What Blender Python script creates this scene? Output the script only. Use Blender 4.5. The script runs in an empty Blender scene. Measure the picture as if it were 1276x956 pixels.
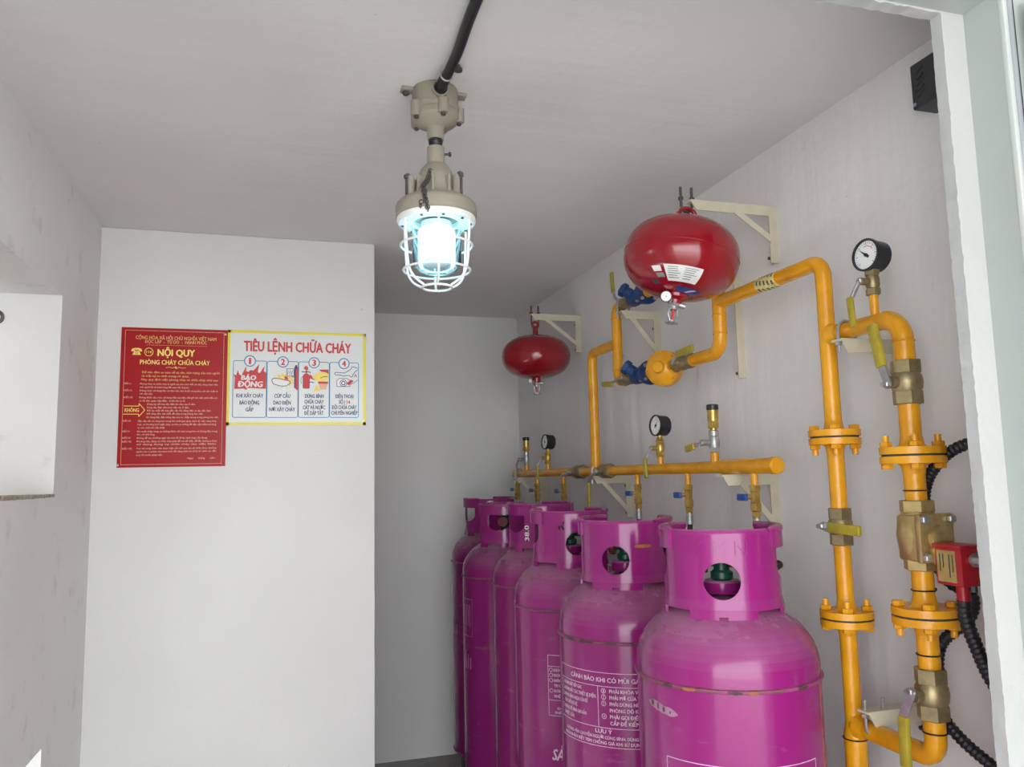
import bpy, bmesh, math, random
from mathutils import Vector, Matrix
from math import pi, sin, cos, radians, sqrt
random.seed(7)
S = bpy.context.scene
COL = S.collection

# ------------------------------------------------------------------ camera, world, light, exposure
yaw, pit, rol = radians(16.83), radians(6.75), radians(1.24)
cf = Vector((sin(yaw)*cos(pit), cos(yaw)*cos(pit), sin(pit)))
cr0 = Vector((cos(yaw), -sin(yaw), 0)); cu0 = cr0.cross(cf)
cr = cos(rol)*cr0 - sin(rol)*cu0
cu = sin(rol)*cr0 + cos(rol)*cu0
cd = bpy.data.cameras.new('camera'); cam = bpy.data.objects.new('camera', cd); COL.objects.link(cam)
cd.sensor_width = 36; cd.lens = 980/1276*36; cd.clip_start = .02
cam.matrix_world = Matrix(((cr.x, cu.x, -cf.x, 0), (cr.y, cu.y, -cf.y, 0), (cr.z, cu.z, -cf.z, 1.40), (0, 0, 0, 1)))
S.camera = cam
wd = bpy.data.worlds.new('sky'); S.world = wd; wd.use_nodes = True
bg = wd.node_tree.nodes['Background']; bg.inputs[0].default_value = (.93, .965, 1.0, 1); bg.inputs[1].default_value = 2.1
sd = bpy.data.lights.new('sun', 'SUN'); sd.energy = 2.2; sd.angle = radians(2); sd.color = (1, .95, .86)
sun = bpy.data.objects.new('sun', sd); COL.objects.link(sun)
sun.rotation_euler = Vector((.55, -.50, -1.1)).to_track_quat('-Z', 'Y').to_euler()   # stands high behind the building: only the yard is sunlit
vs = S.view_settings
vs.view_transform = 'Standard'; vs.look = 'None'; vs.gamma = 1; vs.use_curve_mapping = False; vs.exposure = 1.56

# ------------------------------------------------------------------ materials
def nodes(name):
    m = bpy.data.materials.new(name); m.use_nodes = True
    nt = m.node_tree; return m, nt, nt.nodes['Principled BSDF']
def nd(nt, t, **k):
    n = nt.nodes.new(t)
    for a, b in k.items(): setattr(n, a, b)
    return n
def ramp(nt, fac, stops):
    r = nd(nt, 'ShaderNodeValToRGB'); el = r.color_ramp.elements
    while len(el) < len(stops): el.new(.5)
    for e, (p, c) in zip(el, stops):
        e.position = p; e.color = c if len(c) == 4 else (*c, 1)
    nt.links.new(fac, r.inputs[0]); return r.outputs[0]
def noise(nt, scale, detail=4, rough=.55, vec=None, coord='Object'):
    n = nd(nt, 'ShaderNodeTexNoise'); n.inputs['Scale'].default_value = scale
    n.inputs['Detail'].default_value = detail; n.inputs['Roughness'].default_value = rough
    if vec is None:
        tc = nd(nt, 'ShaderNodeTexCoord'); vec = tc.outputs[coord]
    nt.links.new(vec, n.inputs['Vector']); return n.outputs[0]
def stretched(nt, sc):
    tc = nd(nt, 'ShaderNodeTexCoord'); mp = nd(nt, 'ShaderNodeMapping'); mp.inputs['Scale'].default_value = sc
    nt.links.new(tc.outputs['Object'], mp.inputs[0]); return mp.outputs[0]
def mixc(nt, fac, a, b):
    x = nd(nt, 'ShaderNodeMix', data_type='RGBA')
    for s, v in ((x.inputs[0], fac), (x.inputs[6], a), (x.inputs[7], b)):
        if isinstance(v, (int, float)): s.default_value = v
        elif isinstance(v, tuple): s.default_value = (*v, 1)
        else: nt.links.new(v, s)
    return x.outputs[2]
def math_(nt, op, a, b=0.):
    x = nd(nt, 'ShaderNodeMath', operation=op)
    for s, v in zip(x.inputs, (a, b)):
        if isinstance(v, (int, float)): s.default_value = v
        else: nt.links.new(v, s)
    return x.outputs[0]
def bump(nt, p, h, strength, dist):
    b = nd(nt, 'ShaderNodeBump'); b.inputs['Strength'].default_value = strength; b.inputs['Distance'].default_value = dist
    nt.links.new(h, b.inputs['Height']); nt.links.new(b.outputs[0], p.inputs['Normal'])
def plain(name, col, rough=.5, metal=0., var=.12, scale=30, spec=.5, coat=0.):
    m, nt, p = nodes(name)
    n = noise(nt, scale)
    d = tuple(max(0, c*(1-var)) for c in col); u = tuple(min(1, c*(1+var)) for c in col)
    nt.links.new(ramp(nt, n, [(.3, d), (.7, u)]), p.inputs['Base Color'])
    p.inputs['Roughness'].default_value = rough; p.inputs['Metallic'].default_value = metal
    p.inputs['Specular IOR Level'].default_value = spec; p.inputs['Coat Weight'].default_value = coat
    return m
def wall_mat(name, col, trowel=(3, 3, .6), amp=.012, stain=0.):
    m, nt, p = nodes(name)
    n1 = noise(nt, 2.2, 5); n2 = noise(nt, 45, 4, .6)
    a = tuple(c*.95 for c in col)
    c1 = ramp(nt, n1, [(.35, a), (.7, col)])
    speck = ramp(nt, noise(nt, 55, 2, .5), [(.0, (0, 0, 0)), (.205, (0, 0, 0)), (.215, (1, 1, 1))])
    c2 = mixc(nt, speck, tuple(c*.72 for c in col), c1)
    if stain:
        c2 = mixc(nt, math_(nt, 'MULTIPLY', ramp(nt, noise(nt, 7, 9, .7), [(.57, (0, 0, 0)), (.72, (1, 1, 1))]), stain), c2, (.45, .42, .37))
    nt.links.new(c2, p.inputs['Base Color'])
    p.inputs['Roughness'].default_value = .75; p.inputs['Specular IOR Level'].default_value = .25
    n3 = noise(nt, 1.0, 3, .5, stretched(nt, trowel))
    h = math_(nt, 'ADD', math_(nt, 'MULTIPLY', n3, 1.0), math_(nt, 'MULTIPLY', n2, .10))
    bump(nt, p, h, .55, amp)
    return m
M = {}
M['wall'] = wall_mat('white_wall_paint', (.80, .79, .77))
M['wall_l'] = wall_mat('smudged_white_wall_paint', (.80, .79, .77), stain=.55)
M['wall_r'] = wall_mat('white_wall_paint_troweled', (.80, .78, .77), (3, 9, .7), .02)
M['ceil'] = wall_mat('white_ceiling_paint', (.78, .765, .76), (.8, 7, 3), .014)
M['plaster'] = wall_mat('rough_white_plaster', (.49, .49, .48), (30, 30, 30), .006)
M['floor'] = plain('grey_floor', (.30, .29, .28), .6, 0, .2, 9)
M['yard'] = plain('pale_concrete', (.55, .53, .50), .85, 0, .12, 3)
M['outer'] = plain('grey_green_sheet_metal', (.41, .445, .42), .4, 0, .03, 4)
M['bead'] = plain('white_enamel_edge', (.60, .62, .60), .35, 0, .03, 5)
M['seal'] = plain('grey_rubber_seal', (.33, .35, .37), .5, 0, .06, 12)
M['gap'] = plain('dark_joint', (.05, .05, .05), .8)

def paint_yellow():
    m, nt, p = nodes('orange_yellow_pipe_paint')
    n = noise(nt, 14, 4); g = noise(nt, 160, 3)
    c = ramp(nt, n, [(.25, (.60, .235, .005)), (.55, (.76, .335, .008)), (.8, (.80, .39, .02))])
    dirt = ramp(nt, noise(nt, 60, 6, .7), [(.30, (1, 1, 1)), (.36, (0, 0, 0))])
    nt.links.new(mixc(nt, math_(nt, 'MULTIPLY', dirt, .5), c, (.33, .17, .03)), p.inputs['Base Color'])
    p.inputs['Roughness'].default_value = .27; bump(nt, p, math_(nt, 'ADD', g, math_(nt, 'MULTIPLY', n, 2)), .35, .0012)
    return m
M['yel'] = paint_yellow()

def paint_magenta(name, base, wear=.5):
    m, nt, p = nodes(name)
    n = noise(nt, 5, 4)
    c = ramp(nt, n, [(.3, tuple(x*.88 for x in base)), (.7, base)])
    # settled dust, heaviest on the shoulders, in blotches
    ge = nd(nt, 'ShaderNodeNewGeometry'); sp = nd(nt, 'ShaderNodeSeparateXYZ'); nt.links.new(ge.outputs['True Normal'], sp.inputs[0])
    up = math_(nt, 'MAXIMUM', math_(nt, 'SUBTRACT', sp.outputs[2], .12), 0.)
    du = math_(nt, 'MULTIPLY', up, ramp(nt, noise(nt, 7, 6, .65), [(.25, (.1,)*3), (.78, (1, 1, 1))]))
    c = mixc(nt, math_(nt, 'MULTIPLY', du, .62), c, (.50, .36, .41))
    # chips down to rust and dark primer
    ch = ramp(nt, noise(nt, 17, 7, .62), [(0, (1, 1, 1)), (.318, (1, 1, 1)), (.338, (0, 0, 0))])
    c = mixc(nt, math_(nt, 'MULTIPLY', ch, wear), c, (.13, .055, .05))
    sm = ramp(nt, noise(nt, 1.0, 5, .6, stretched(nt, (9, 9, 30))), [(.63, (0, 0, 0)), (.72, (1, 1, 1))])
    c = mixc(nt, math_(nt, 'MULTIPLY', sm, .35*wear), c, (.42, .25, .33))
    nt.links.new(c, p.inputs['Base Color'])
    r = math_(nt, 'ADD', math_(nt, 'MULTIPLY', du, .40), .15); nt.links.new(r, p.inputs['Roughness'])
    bump(nt, p, noise(nt, 6, 3), .12, .004)
    return m
M['mag'] = paint_magenta('magenta_cylinder_paint', (.275, .013, .158), .6)
M['mag_c'] = paint_magenta('magenta_collar_paint', (.295, .015, .172), .12)
def weld_mat():
    m, nt, p = nodes('rusty_weld_paint')
    n = noise(nt, 24, 6, .7)
    nt.links.new(ramp(nt, n, [(.40, (.075, .04, .03)), (.47, (.20, .06, .09)), (.60, (.33, .05, .19))]), p.inputs['Base Color'])
    p.inputs['Roughness'].default_value = .5; bump(nt, p, noise(nt, 120, 3), .6, .002)
    return m
M['weld'] = weld_mat()
M['foot'] = plain('black_foot_ring', (.02, .02, .022), .5)
M['ball'] = plain('glossy_red_enamel', (.27, .005, .013), .16, 0, .08, 6, .5, .3)
M['redbox'] = plain('red_coil_enamel', (.38, .008, .018), .35, 0, .08, 30)
def brass_mat(name, a, b, rough):
    m, nt, p = nodes(name)
    nt.links.new(ramp(nt, noise(nt, 35, 5, .6), [(.3, a), (.65, b)]), p.inputs['Base Color'])
    p.inputs['Metallic'].default_value = .75; p.inputs['Roughness'].default_value = rough
    bump(nt, p, noise(nt, 220, 2), .3, .0008); return m
M['brass'] = brass_mat('yellow_brass', (.40, .25, .06), (.62, .42, .12), .32)
M['bronze'] = brass_mat('dull_bronze', (.26, .20, .11), (.42, .33, .18), .42)
M['cast'] = brass_mat('cast_brass', (.42, .30, .12), (.60, .44, .20), .38)
M['steel'] = plain('zinc_steel', (.46, .46, .46), .42, .8, .2, 60)
M['dsteel'] = plain('dark_bolt_steel', (.10, .095, .09), .5, .6, .3, 80)
M['grip'] = plain('yellow_vinyl_grip', (.37, .29, .025), .4, 0, .15, 40)
M['bluegrip'] = plain('blue_vinyl_grip', (.015, .09, .33), .4, 0, .15, 40)
M['blue'] = plain('chipped_blue_enamel', (.009, .040, .15), .4, 0, .35, 60)
M['cream'] = plain('cream_bracket_paint', (.62, .57, .43), .5, 0, .08, 14)
M['grey'] = plain('warm_grey_lamp_enamel', (.31, .28, .225), .5, 0, .05, 20)
M['white'] = plain('white_enamel', (.85, .85, .84), .4, 0, .03, 20)
M['rubber'] = plain('black_rubber', (.012, .012, .014), .45, 0, .2, 60)
M['black'] = plain('black_plastic', (.016, .017, .020), .35, 0, .2, 30)
M['boxgrey'] = plain('charcoal_powder_coat', (.022, .026, .032), .45, 0, .1, 30)
M['green'] = plain('dark_green_valve', (.006, .07, .045), .35, 0, .3, 60)
M['red_w'] = plain('dark_red_handwheel', (.16, .012, .03), .45)
M['tape'] = plain('pale_yellow_tape', (.70, .58, .24), .6, 0, .25, 90)
M['paper'] = plain('white_sticker', (.78, .78, .76), .5, 0, .05, 30)
M['ink'] = plain('dark_print', (.05, .05, .06), .6)
M['goldp'] = plain('gold_foil_plate', (.45, .33, .10), .4, .3)
M['bluep'] = plain('blue_sticker', (.02, .05, .20), .4)
M['p_red'] = plain('poster_red', (.40, .004, .008), .36, 0, .05, 4, .25)
M['p_white'] = plain('poster_white', (.74, .76, .74), .28, 0, .03, 4)
M['p_yel'] = plain('poster_yellow', (.78, .66, .03), .3, 0, .04, 4)
M['t_cream'] = plain('print_cream', (.90, .62, .42), .5, 0, .03)
M['t_yel'] = plain('print_yellow', (.95, .72, .16), .5, 0, .03)
M['t_gold'] = plain('print_gold', (.85, .50, .15), .5, 0, .03)
M['t_red'] = plain('print_red', (.62, .03, .03), .45, 0, .03)
M['t_blue'] = plain('print_blue', (.05, .22, .46), .5, 0, .03)
M['t_navy'] = plain('print_navy', (.03, .04, .16), .5, 0, .03)
M['t_white'] = plain('print_white', (.85, .82, .82), .5, 0, .03)
M['t_pink'] = plain('print_worn_white', (.72, .52, .64), .6, 0, .2, 90)
M['t_faint'] = plain('print_faded_pink', (.50, .16, .36), .6, 0, .2, 90)
M['t_peach'] = plain('print_peach', (.85, .50, .32), .5, 0, .03)
def glass_mat(name, col, refl):
    m, nt, p = nodes(name); nt.nodes.remove(p)
    out = [n for n in nt.nodes if n.type == 'OUTPUT_MATERIAL'][0]
    t = nd(nt, 'ShaderNodeBsdfTransparent'); t.inputs[0].default_value = (*col, 1)
    g = nd(nt, 'ShaderNodeBsdfGlossy'); g.inputs['Roughness'].default_value = .05
    f = nd(nt, 'ShaderNodeFresnel'); f.inputs[0].default_value = 1.5
    x = nd(nt, 'ShaderNodeMixShader')
    nt.links.new(math_(nt, 'MINIMUM', math_(nt, 'MULTIPLY', f.outputs[0], refl), 1.), x.inputs[0])
    nt.links.new(t.outputs[0], x.inputs[1]); nt.links.new(g.outputs[0], x.inputs[2]); nt.links.new(x.outputs[0], out.inputs[0])
    return m
M['glass'] = glass_mat('clear_lamp_glass', (.86, .95, .98), 1.2)
def emit_mat(name, col, st):
    m, nt, p = nodes(name); p.inputs['Base Color'].default_value = (.8, .9, .95, 1)
    p.inputs['Emission Color'].default_value = (*col, 1); p.inputs['Emission Strength'].default_value = st
    return m
M['lamp'] = emit_mat('lit_lamp_bulb', (.42, .86, 1), 1.5)

# ------------------------------------------------------------------ mesh builder
def basis(d):
    d = Vector(d).normalized(); a = Vector((0, 0, 1)) if abs(d.z) < .9 else Vector((1, 0, 0))
    x = a.cross(d).normalized(); return x, d.cross(x), d
class MB:
    def __init__(s): s.v = []; s.f = []
    def add(s, vs, fs):
        o = len(s.v); s.v += [Vector(v) for v in vs]; s.f += [tuple(i+o for i in f) for f in fs]; return s
    def box(s, c, z, b=0., R=None):
        c = Vector(c); hx, hy, hz = z[0]/2, z[1]/2, z[2]/2
        if b <= 0:
            vs = [(x*hx, y*hy, w*hz) for x in (-1, 1) for y in (-1, 1) for w in (-1, 1)]
            fs = [(0, 1, 3, 2), (4, 6, 7, 5), (0, 4, 5, 1), (2, 3, 7, 6), (0, 2, 6, 4), (1, 5, 7, 3)]
        else:
            bm = bmesh.new(); bmesh.ops.create_cube(bm, size=1)
            for v in bm.verts: v.co = Vector((v.co.x*2*hx, v.co.y*2*hy, v.co.z*2*hz))
            bmesh.ops.bevel(bm, geom=bm.edges[:], offset=b, segments=2, affect='EDGES', profile=.5)
            bm.verts.index_update(); vs = [v.co.copy() for v in bm.verts]; fs = [tuple(v.index for v in f.verts) for f in bm.faces]; bm.free()
        vs = [Vector(v) for v in vs]
        if R is not None: vs = [R @ v for v in vs]
        return s.add([v+c for v in vs], fs)
    def lathe(s, prof, o=(0, 0, 0), d=(0, 0, 1), n=24, caps=True, ph=0.):
        x, y, z = basis(d); o = Vector(o); k = len(prof); vs = []; fs = []
        for r, h in prof:
            for i in range(n):
                a = 2*pi*i/n+ph; vs.append(o+z*h+(x*cos(a)+y*sin(a))*r)
        for j in range(k-1):
            for i in range(n): fs.append((j*n+i, j*n+(i+1) % n, (j+1)*n+(i+1) % n, (j+1)*n+i))
        if caps:
            if prof[0][0] > 1e-6: fs.append(tuple(range(n))[::-1])
            if prof[-1][0] > 1e-6: fs.append(tuple((k-1)*n+i for i in range(n)))
        return s.add(vs, fs)
    def cyl(s, a, b, r, r2=None, n=20, ch=0., ph=0.):
        a = Vector(a); b = Vector(b); L = (b-a).length; r2 = r if r2 is None else r2
        p = [(r, 0), (r2, L)] if ch <= 0 else [(r-ch, 0), (r, ch), (r2, L-ch), (r2-ch, L)]
        return s.lathe(p, a, b-a, n, True, ph)
    def hex(s, a, b, r, ch=.0015): return s.cyl(a, b, r, n=6, ch=ch, ph=pi/6)
    def tube(s, path, r, n=12, closed=False, caps=True):
        P = [Vector(p) for p in path]; k = len(P); rr = r if isinstance(r, (list, tuple)) else [r]*k
        T = [((P[(i+1) % k]-P[i-1]) if closed else (P[min(i+1, k-1)]-P[max(i-1, 0)])).normalized() for i in range(k)]
        x = basis(T[0])[0]; vs = []; fs = []
        for i in range(k):
            x = (x-T[i]*x.dot(T[i])).normalized(); y = T[i].cross(x)
            for j in range(n):
                a = 2*pi*j/n; vs.append(P[i]+(x*cos(a)+y*sin(a))*rr[i])
        for i in range(k if closed else k-1):
            q = (i+1) % k
            for j in range(n): fs.append((i*n+j, i*n+(j+1) % n, q*n+(j+1) % n, q*n+j))
        if not closed and caps: fs += [tuple(range(n))[::-1], tuple((k-1)*n+j for j in range(n))]
        return s.add(vs, fs)
    def torus(s, c, d, R, r, n=32, m=8, a0=0., a1=2*pi):
        x, y, z = basis(d); c = Vector(c); full = abs(a1-a0) > 6.28
        return s.tube([c+(x*cos(a0+(a1-a0)*i/n)+y*sin(a0+(a1-a0)*i/n))*R for i in range(n if full else n+1)], r, m, full)
    def extr(s, pts, o, ux, uy, h):
        o, ux, uy = Vector(o), Vector(ux), Vector(uy); w = ux.cross(uy).normalized()*h; n = len(pts)
        a = [o+ux*p[0]+uy*p[1] for p in pts]; vs = a+[v+w for v in a]
        return s.add(vs, [tuple(range(n))[::-1], tuple(range(n, 2*n))]+[(i, (i+1) % n, n+(i+1) % n, n+i) for i in range(n)])
    def build(s, name, mat, parent=None, ang=38, org=None):
        o3 = Vector(org) if org is not None else (ORG[parent.name] if parent else Vector((0, 0, 0)))
        me = bpy.data.meshes.new(name); me.from_pydata([v-o3 for v in s.v], [], s.f)
        me.materials.append(M[mat]); me.update()
        bm = bmesh.new(); bm.from_mesh(me); bmesh.ops.recalc_face_normals(bm, faces=bm.faces); bm.to_mesh(me); bm.free()
        me.shade_smooth(); me.set_sharp_from_angle(angle=radians(ang))
        ob = bpy.data.objects.new(name, me); COL.objects.link(ob)
        if parent: ob.parent = parent
        else: ob.location = o3
        ORG[ob.name] = o3
        return ob
ORG = {}
def tag(o, label, cat, group=None):
    o['label'] = label; o['category'] = cat
    if group: o['group'] = group
    return o
def struct(o, label=None):
    o['kind'] = 'structure'
    if label: o['label'] = label
    return o
def thing(name, loc, label, cat, group=None):
    e = bpy.data.objects.new(name, None); COL.objects.link(e); e.location = loc; e.empty_display_size = .05
    ORG[e.name] = Vector(loc); return tag(e, label, cat, group)
def arc(c, u, v, R, a0, a1, n=10):
    c, u, v = Vector(c), Vector(u), Vector(v)
    return [c+(u*cos(a0+(a1-a0)*i/n)+v*sin(a0+(a1-a0)*i/n))*R for i in range(n+1)]
def smooth(P, n=10):
    P = [Vector(p) for p in P]; out = []
    for i in range(len(P)-1):
        p0, p1, p2, p3 = P[max(i-1, 0)], P[i], P[i+1], P[min(i+2, len(P)-1)]
        for k in range(n):
            t = k/n
            out.append(.5*((2*p1)+(p2-p0)*t+(2*p0-5*p1+4*p2-p3)*t*t+(3*p1-p0-3*p2+p3)*t**3))
    return out+[P[-1]]
def resample(P, step):
    out = [P[0]]; acc = 0
    for a, b in zip(P, P[1:]):
        L = (b-a).length; d = step-acc
        while d <= L: out.append(a+(b-a)*(d/L)); d += step
        acc = (acc+L) % step if L else acc
        acc = L-(d-step) if d-step >= 0 else acc+L
    return out

# text -> flat outline mesh, cached
TC = {}
def glyphs(body):
    if body in TC: return TC[body]
    c = bpy.data.curves.new('lettering', 'FONT'); c.body = body; c.resolution_u = 2
    o = bpy.data.objects.new('lettering', c); COL.objects.link(o); bpy.context.view_layer.update()
    me = bpy.data.meshes.new_from_object(o.evaluated_get(bpy.context.evaluated_depsgraph_get()))
    r = ([tuple(v.co) for v in me.vertices], [tuple(p.vertices) for p in me.polygons])
    bpy.data.objects.remove(o); bpy.data.curves.remove(c); bpy.data.meshes.remove(me)
    TC[body] = r; return r
def text2d(body, bold=0.):
    """outline of a line of text; third coordinate = print layer, so that strokes struck twice never share a plane"""
    v0, f0_ = glyphs(body.replace('Đ', 'D').replace('đ', 'd')); v0 = [(a, b, 0) for a, b, _ in v0]; f0_ = list(f0_)
    for i, ch in enumerate(body):                             # the bar of a crossed D
        if ch not in 'Đđ': continue
        g = 'D' if ch == 'Đ' else 'd'; p = body[:i].replace('Đ', 'D').replace('đ', 'd')
        x = max(v[0] for v in glyphs(p+g)[0])-max(v[0] for v in glyphs(g)[0]); n = len(v0)
        q = (x-.02, x+.34, .31, .39) if ch == 'Đ' else (x+.24, x+.58, .57, .63)
        v0 += [(q[0], q[2], 1), (q[1], q[2], 1), (q[1], q[3], 1), (q[0], q[3], 1)]; f0_.append((n, n+1, n+2, n+3))
    if bold <= .01: return v0, f0_
    vv_ = []; ff_ = []                                        # heavier weight: the outline struck again a little to each side
    for q, (dx, dy) in enumerate(((-bold, 0), (bold, 0), (0, bold*.6), (0, -bold*.6))):
        vv_ += [(a+dx, b+dy, c_+2*q) for a, b, c_ in v0]; ff_ += [tuple(i+q*len(v0) for i in f) for f in f0_]
    return vv_, ff_
def put_text(mb, body, x0, x1, yb, cap, fn, bold=.0, shear=0.):
    vs, fs = text2d(body, bold)
    a = min(v[0] for v in vs); b = max(v[0] for v in vs); sx = (x1-x0)/(b-a); sy = cap/.69
    mb.add([fn(x0+(v[0]-a)*sx+shear*v[1]*sy, yb+v[1]*sy, v[2]*.00006) for v in vs], fs)

# ------------------------------------------------------------------ the setting
XR, XL, YP, YB, ZC, XP, YF = 1.283, -.575, 2.887, 4.125, 2.276, .347, .95
struct(MB().box((.354, 2.55, -.05), (2.40, 3.36, .10)).build('floor', 'floor'), 'grey floor of the gas store')
struct(MB().box((.354, 2.55, ZC+.05), (2.40, 3.36, .10)).build('ceiling', 'ceil'), 'white painted ceiling with faint trowel lines')
struct(MB().box((XR+.06, 2.55, ZC/2), (.12, 3.35, ZC)).build('wall_right', 'wall_r'), 'white troweled wall behind the gas pipes')
struct(MB().box((.354, YB+.06, ZC/2), (1.87, .12, ZC)).build('wall_back', 'wall'), 'white back wall of the alcove')
struct(MB().box(((XL+XP)/2-.1, (YP+YB)/2, ZC/2), (XP-XL+.2, YB-YP, ZC), .004).build('wall_partition', 'wall'), 'white wall face carrying the two posters')
TH = .22; y0, y1, y2, y3 = YF+.025, 1.36, 2.424, YP
wl = MB()
def wbox(mb, ya, yb, za, zb): mb.box((XL-TH/2, (ya+yb)/2, (za+zb)/2), (TH, yb-ya, zb-za))
wbox(wl, y0, y1, 0, ZC); wbox(wl, y2, y3, 0, ZC)
for za, zb in ((0, .14), (.72, 1.371), (1.931, ZC)): wbox(wl, y1, y2, za, zb)
struct(wl.build('wall_left', 'wall_l'), 'white side wall with two vent openings')
# rough mortar bed along the sill of the upper opening
sl = MB(); n = 40
for i in range(n):
    a = y1+(y2-y1)*i/n
    sl.box((XL-.10, a+(y2-y1)/n/2, 1.371+.003+random.random()*.002), (.20+random.random()*.008, (y2-y1)/n*1.02, .004+random.random()*.005))
M['dirt'] = plain('dirty_mortar', (.36, .30, .23), .9, 0, .35, 40)
so = sl.build('trim_1', 'dirt'); struct(so, 'dirty mortar along the sill of the wall opening')

# front wall panel round the doorway, plaster edge slightly ragged
def ragged(a, b, n, amp):
    a, b = Vector((*a, 0)), Vector((*b, 0)); d = b-a; q = Vector((-d.y, d.x, 0)).normalized(); o = []
    for i in range(n):
        j = random.gauss(0, amp) if 0 < i else 0
        p = a+d*(i/n)+q*max(-2.2*amp, min(2.2*amp, j)); o.append((p.x, p.y))
    return o
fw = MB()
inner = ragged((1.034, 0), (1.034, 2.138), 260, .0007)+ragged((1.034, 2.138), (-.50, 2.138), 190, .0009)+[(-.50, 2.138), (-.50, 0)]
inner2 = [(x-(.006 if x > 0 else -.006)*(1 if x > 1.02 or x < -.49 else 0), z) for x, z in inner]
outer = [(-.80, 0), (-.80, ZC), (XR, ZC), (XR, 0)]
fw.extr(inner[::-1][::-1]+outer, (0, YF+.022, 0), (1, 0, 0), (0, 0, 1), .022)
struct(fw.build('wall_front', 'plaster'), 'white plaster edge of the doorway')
# metal door frame in front of it
dr = MB()
prof_y0, prof_y1 = .885, YF
dr.box((1.092, (prof_y0+prof_y1)/2, 1.09), (.024, prof_y1-prof_y0, 2.18)); dr.box((.27, (prof_y0+prof_y1)/2, 2.161), (1.62, prof_y1-prof_y0, .038)); dr.box((-.552, (prof_y0+prof_y1)/2, 1.09), (.024, prof_y1-prof_y0, 2.18))
fr = struct(dr.build('door_1', 'outer'), 'grey green metal door frame')
MB().box((1.0835, .882, 1.09), (.009, .010, 2.18), .002).build('frame_bead', 'bead', fr)
MB().box((1.0900, .8845, 1.09), (.004, .004, 2.18)).build('frame_joint', 'gap', fr)
MB().cyl((1.0975, .8845, 0), (1.0975, .8845, 2.18), .0062, n=14).build('rubber_seal', 'seal', fr)
MB().box((1.1055, .8845, 1.09), (.004, .004, 2.18)).build('frame_joint', 'gap', fr)
MB().box((1.30, .90, 1.15), (.386, .03, 2.30), .003).build('cladding_panel', 'outer', fr)
for n_, xx in ((2, 1.135), (3, -.585)):  # unseen open leaves with handles, added to keep side light off the jamb
    lf = struct(MB().box((xx, .49, 1.07), (.045, .76, 2.12), .004).build('door_%d' % n_, 'outer'), 'grey green metal door leaf folded open outside')
    MB().box((xx-.03*(1 if xx > 0 else -1), .16, 1.05), (.02, .03, .14), .004).build('door_handle', 'steel', lf)
struct(MB().box((0, -.24, 2.42), (7.0, 2.24, .08)).build('canopy', 'outer'), 'flat canopy over the doorway outside')  # added out of view to block high sky light at the doorway
struct(MB().box((-1.20, 1.95, 1.6), (.12, 4.6, 3.2)).build('wall_outside', 'yard'), 'neighbouring wall outside the vent openings')  # added out of view to cut the daylight entering through the vents
struct(MB().box((0, -3.4, -.06), (14, 8.5, .10)).build('ground', 'yard'), 'pale concrete yard outside the door')

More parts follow.
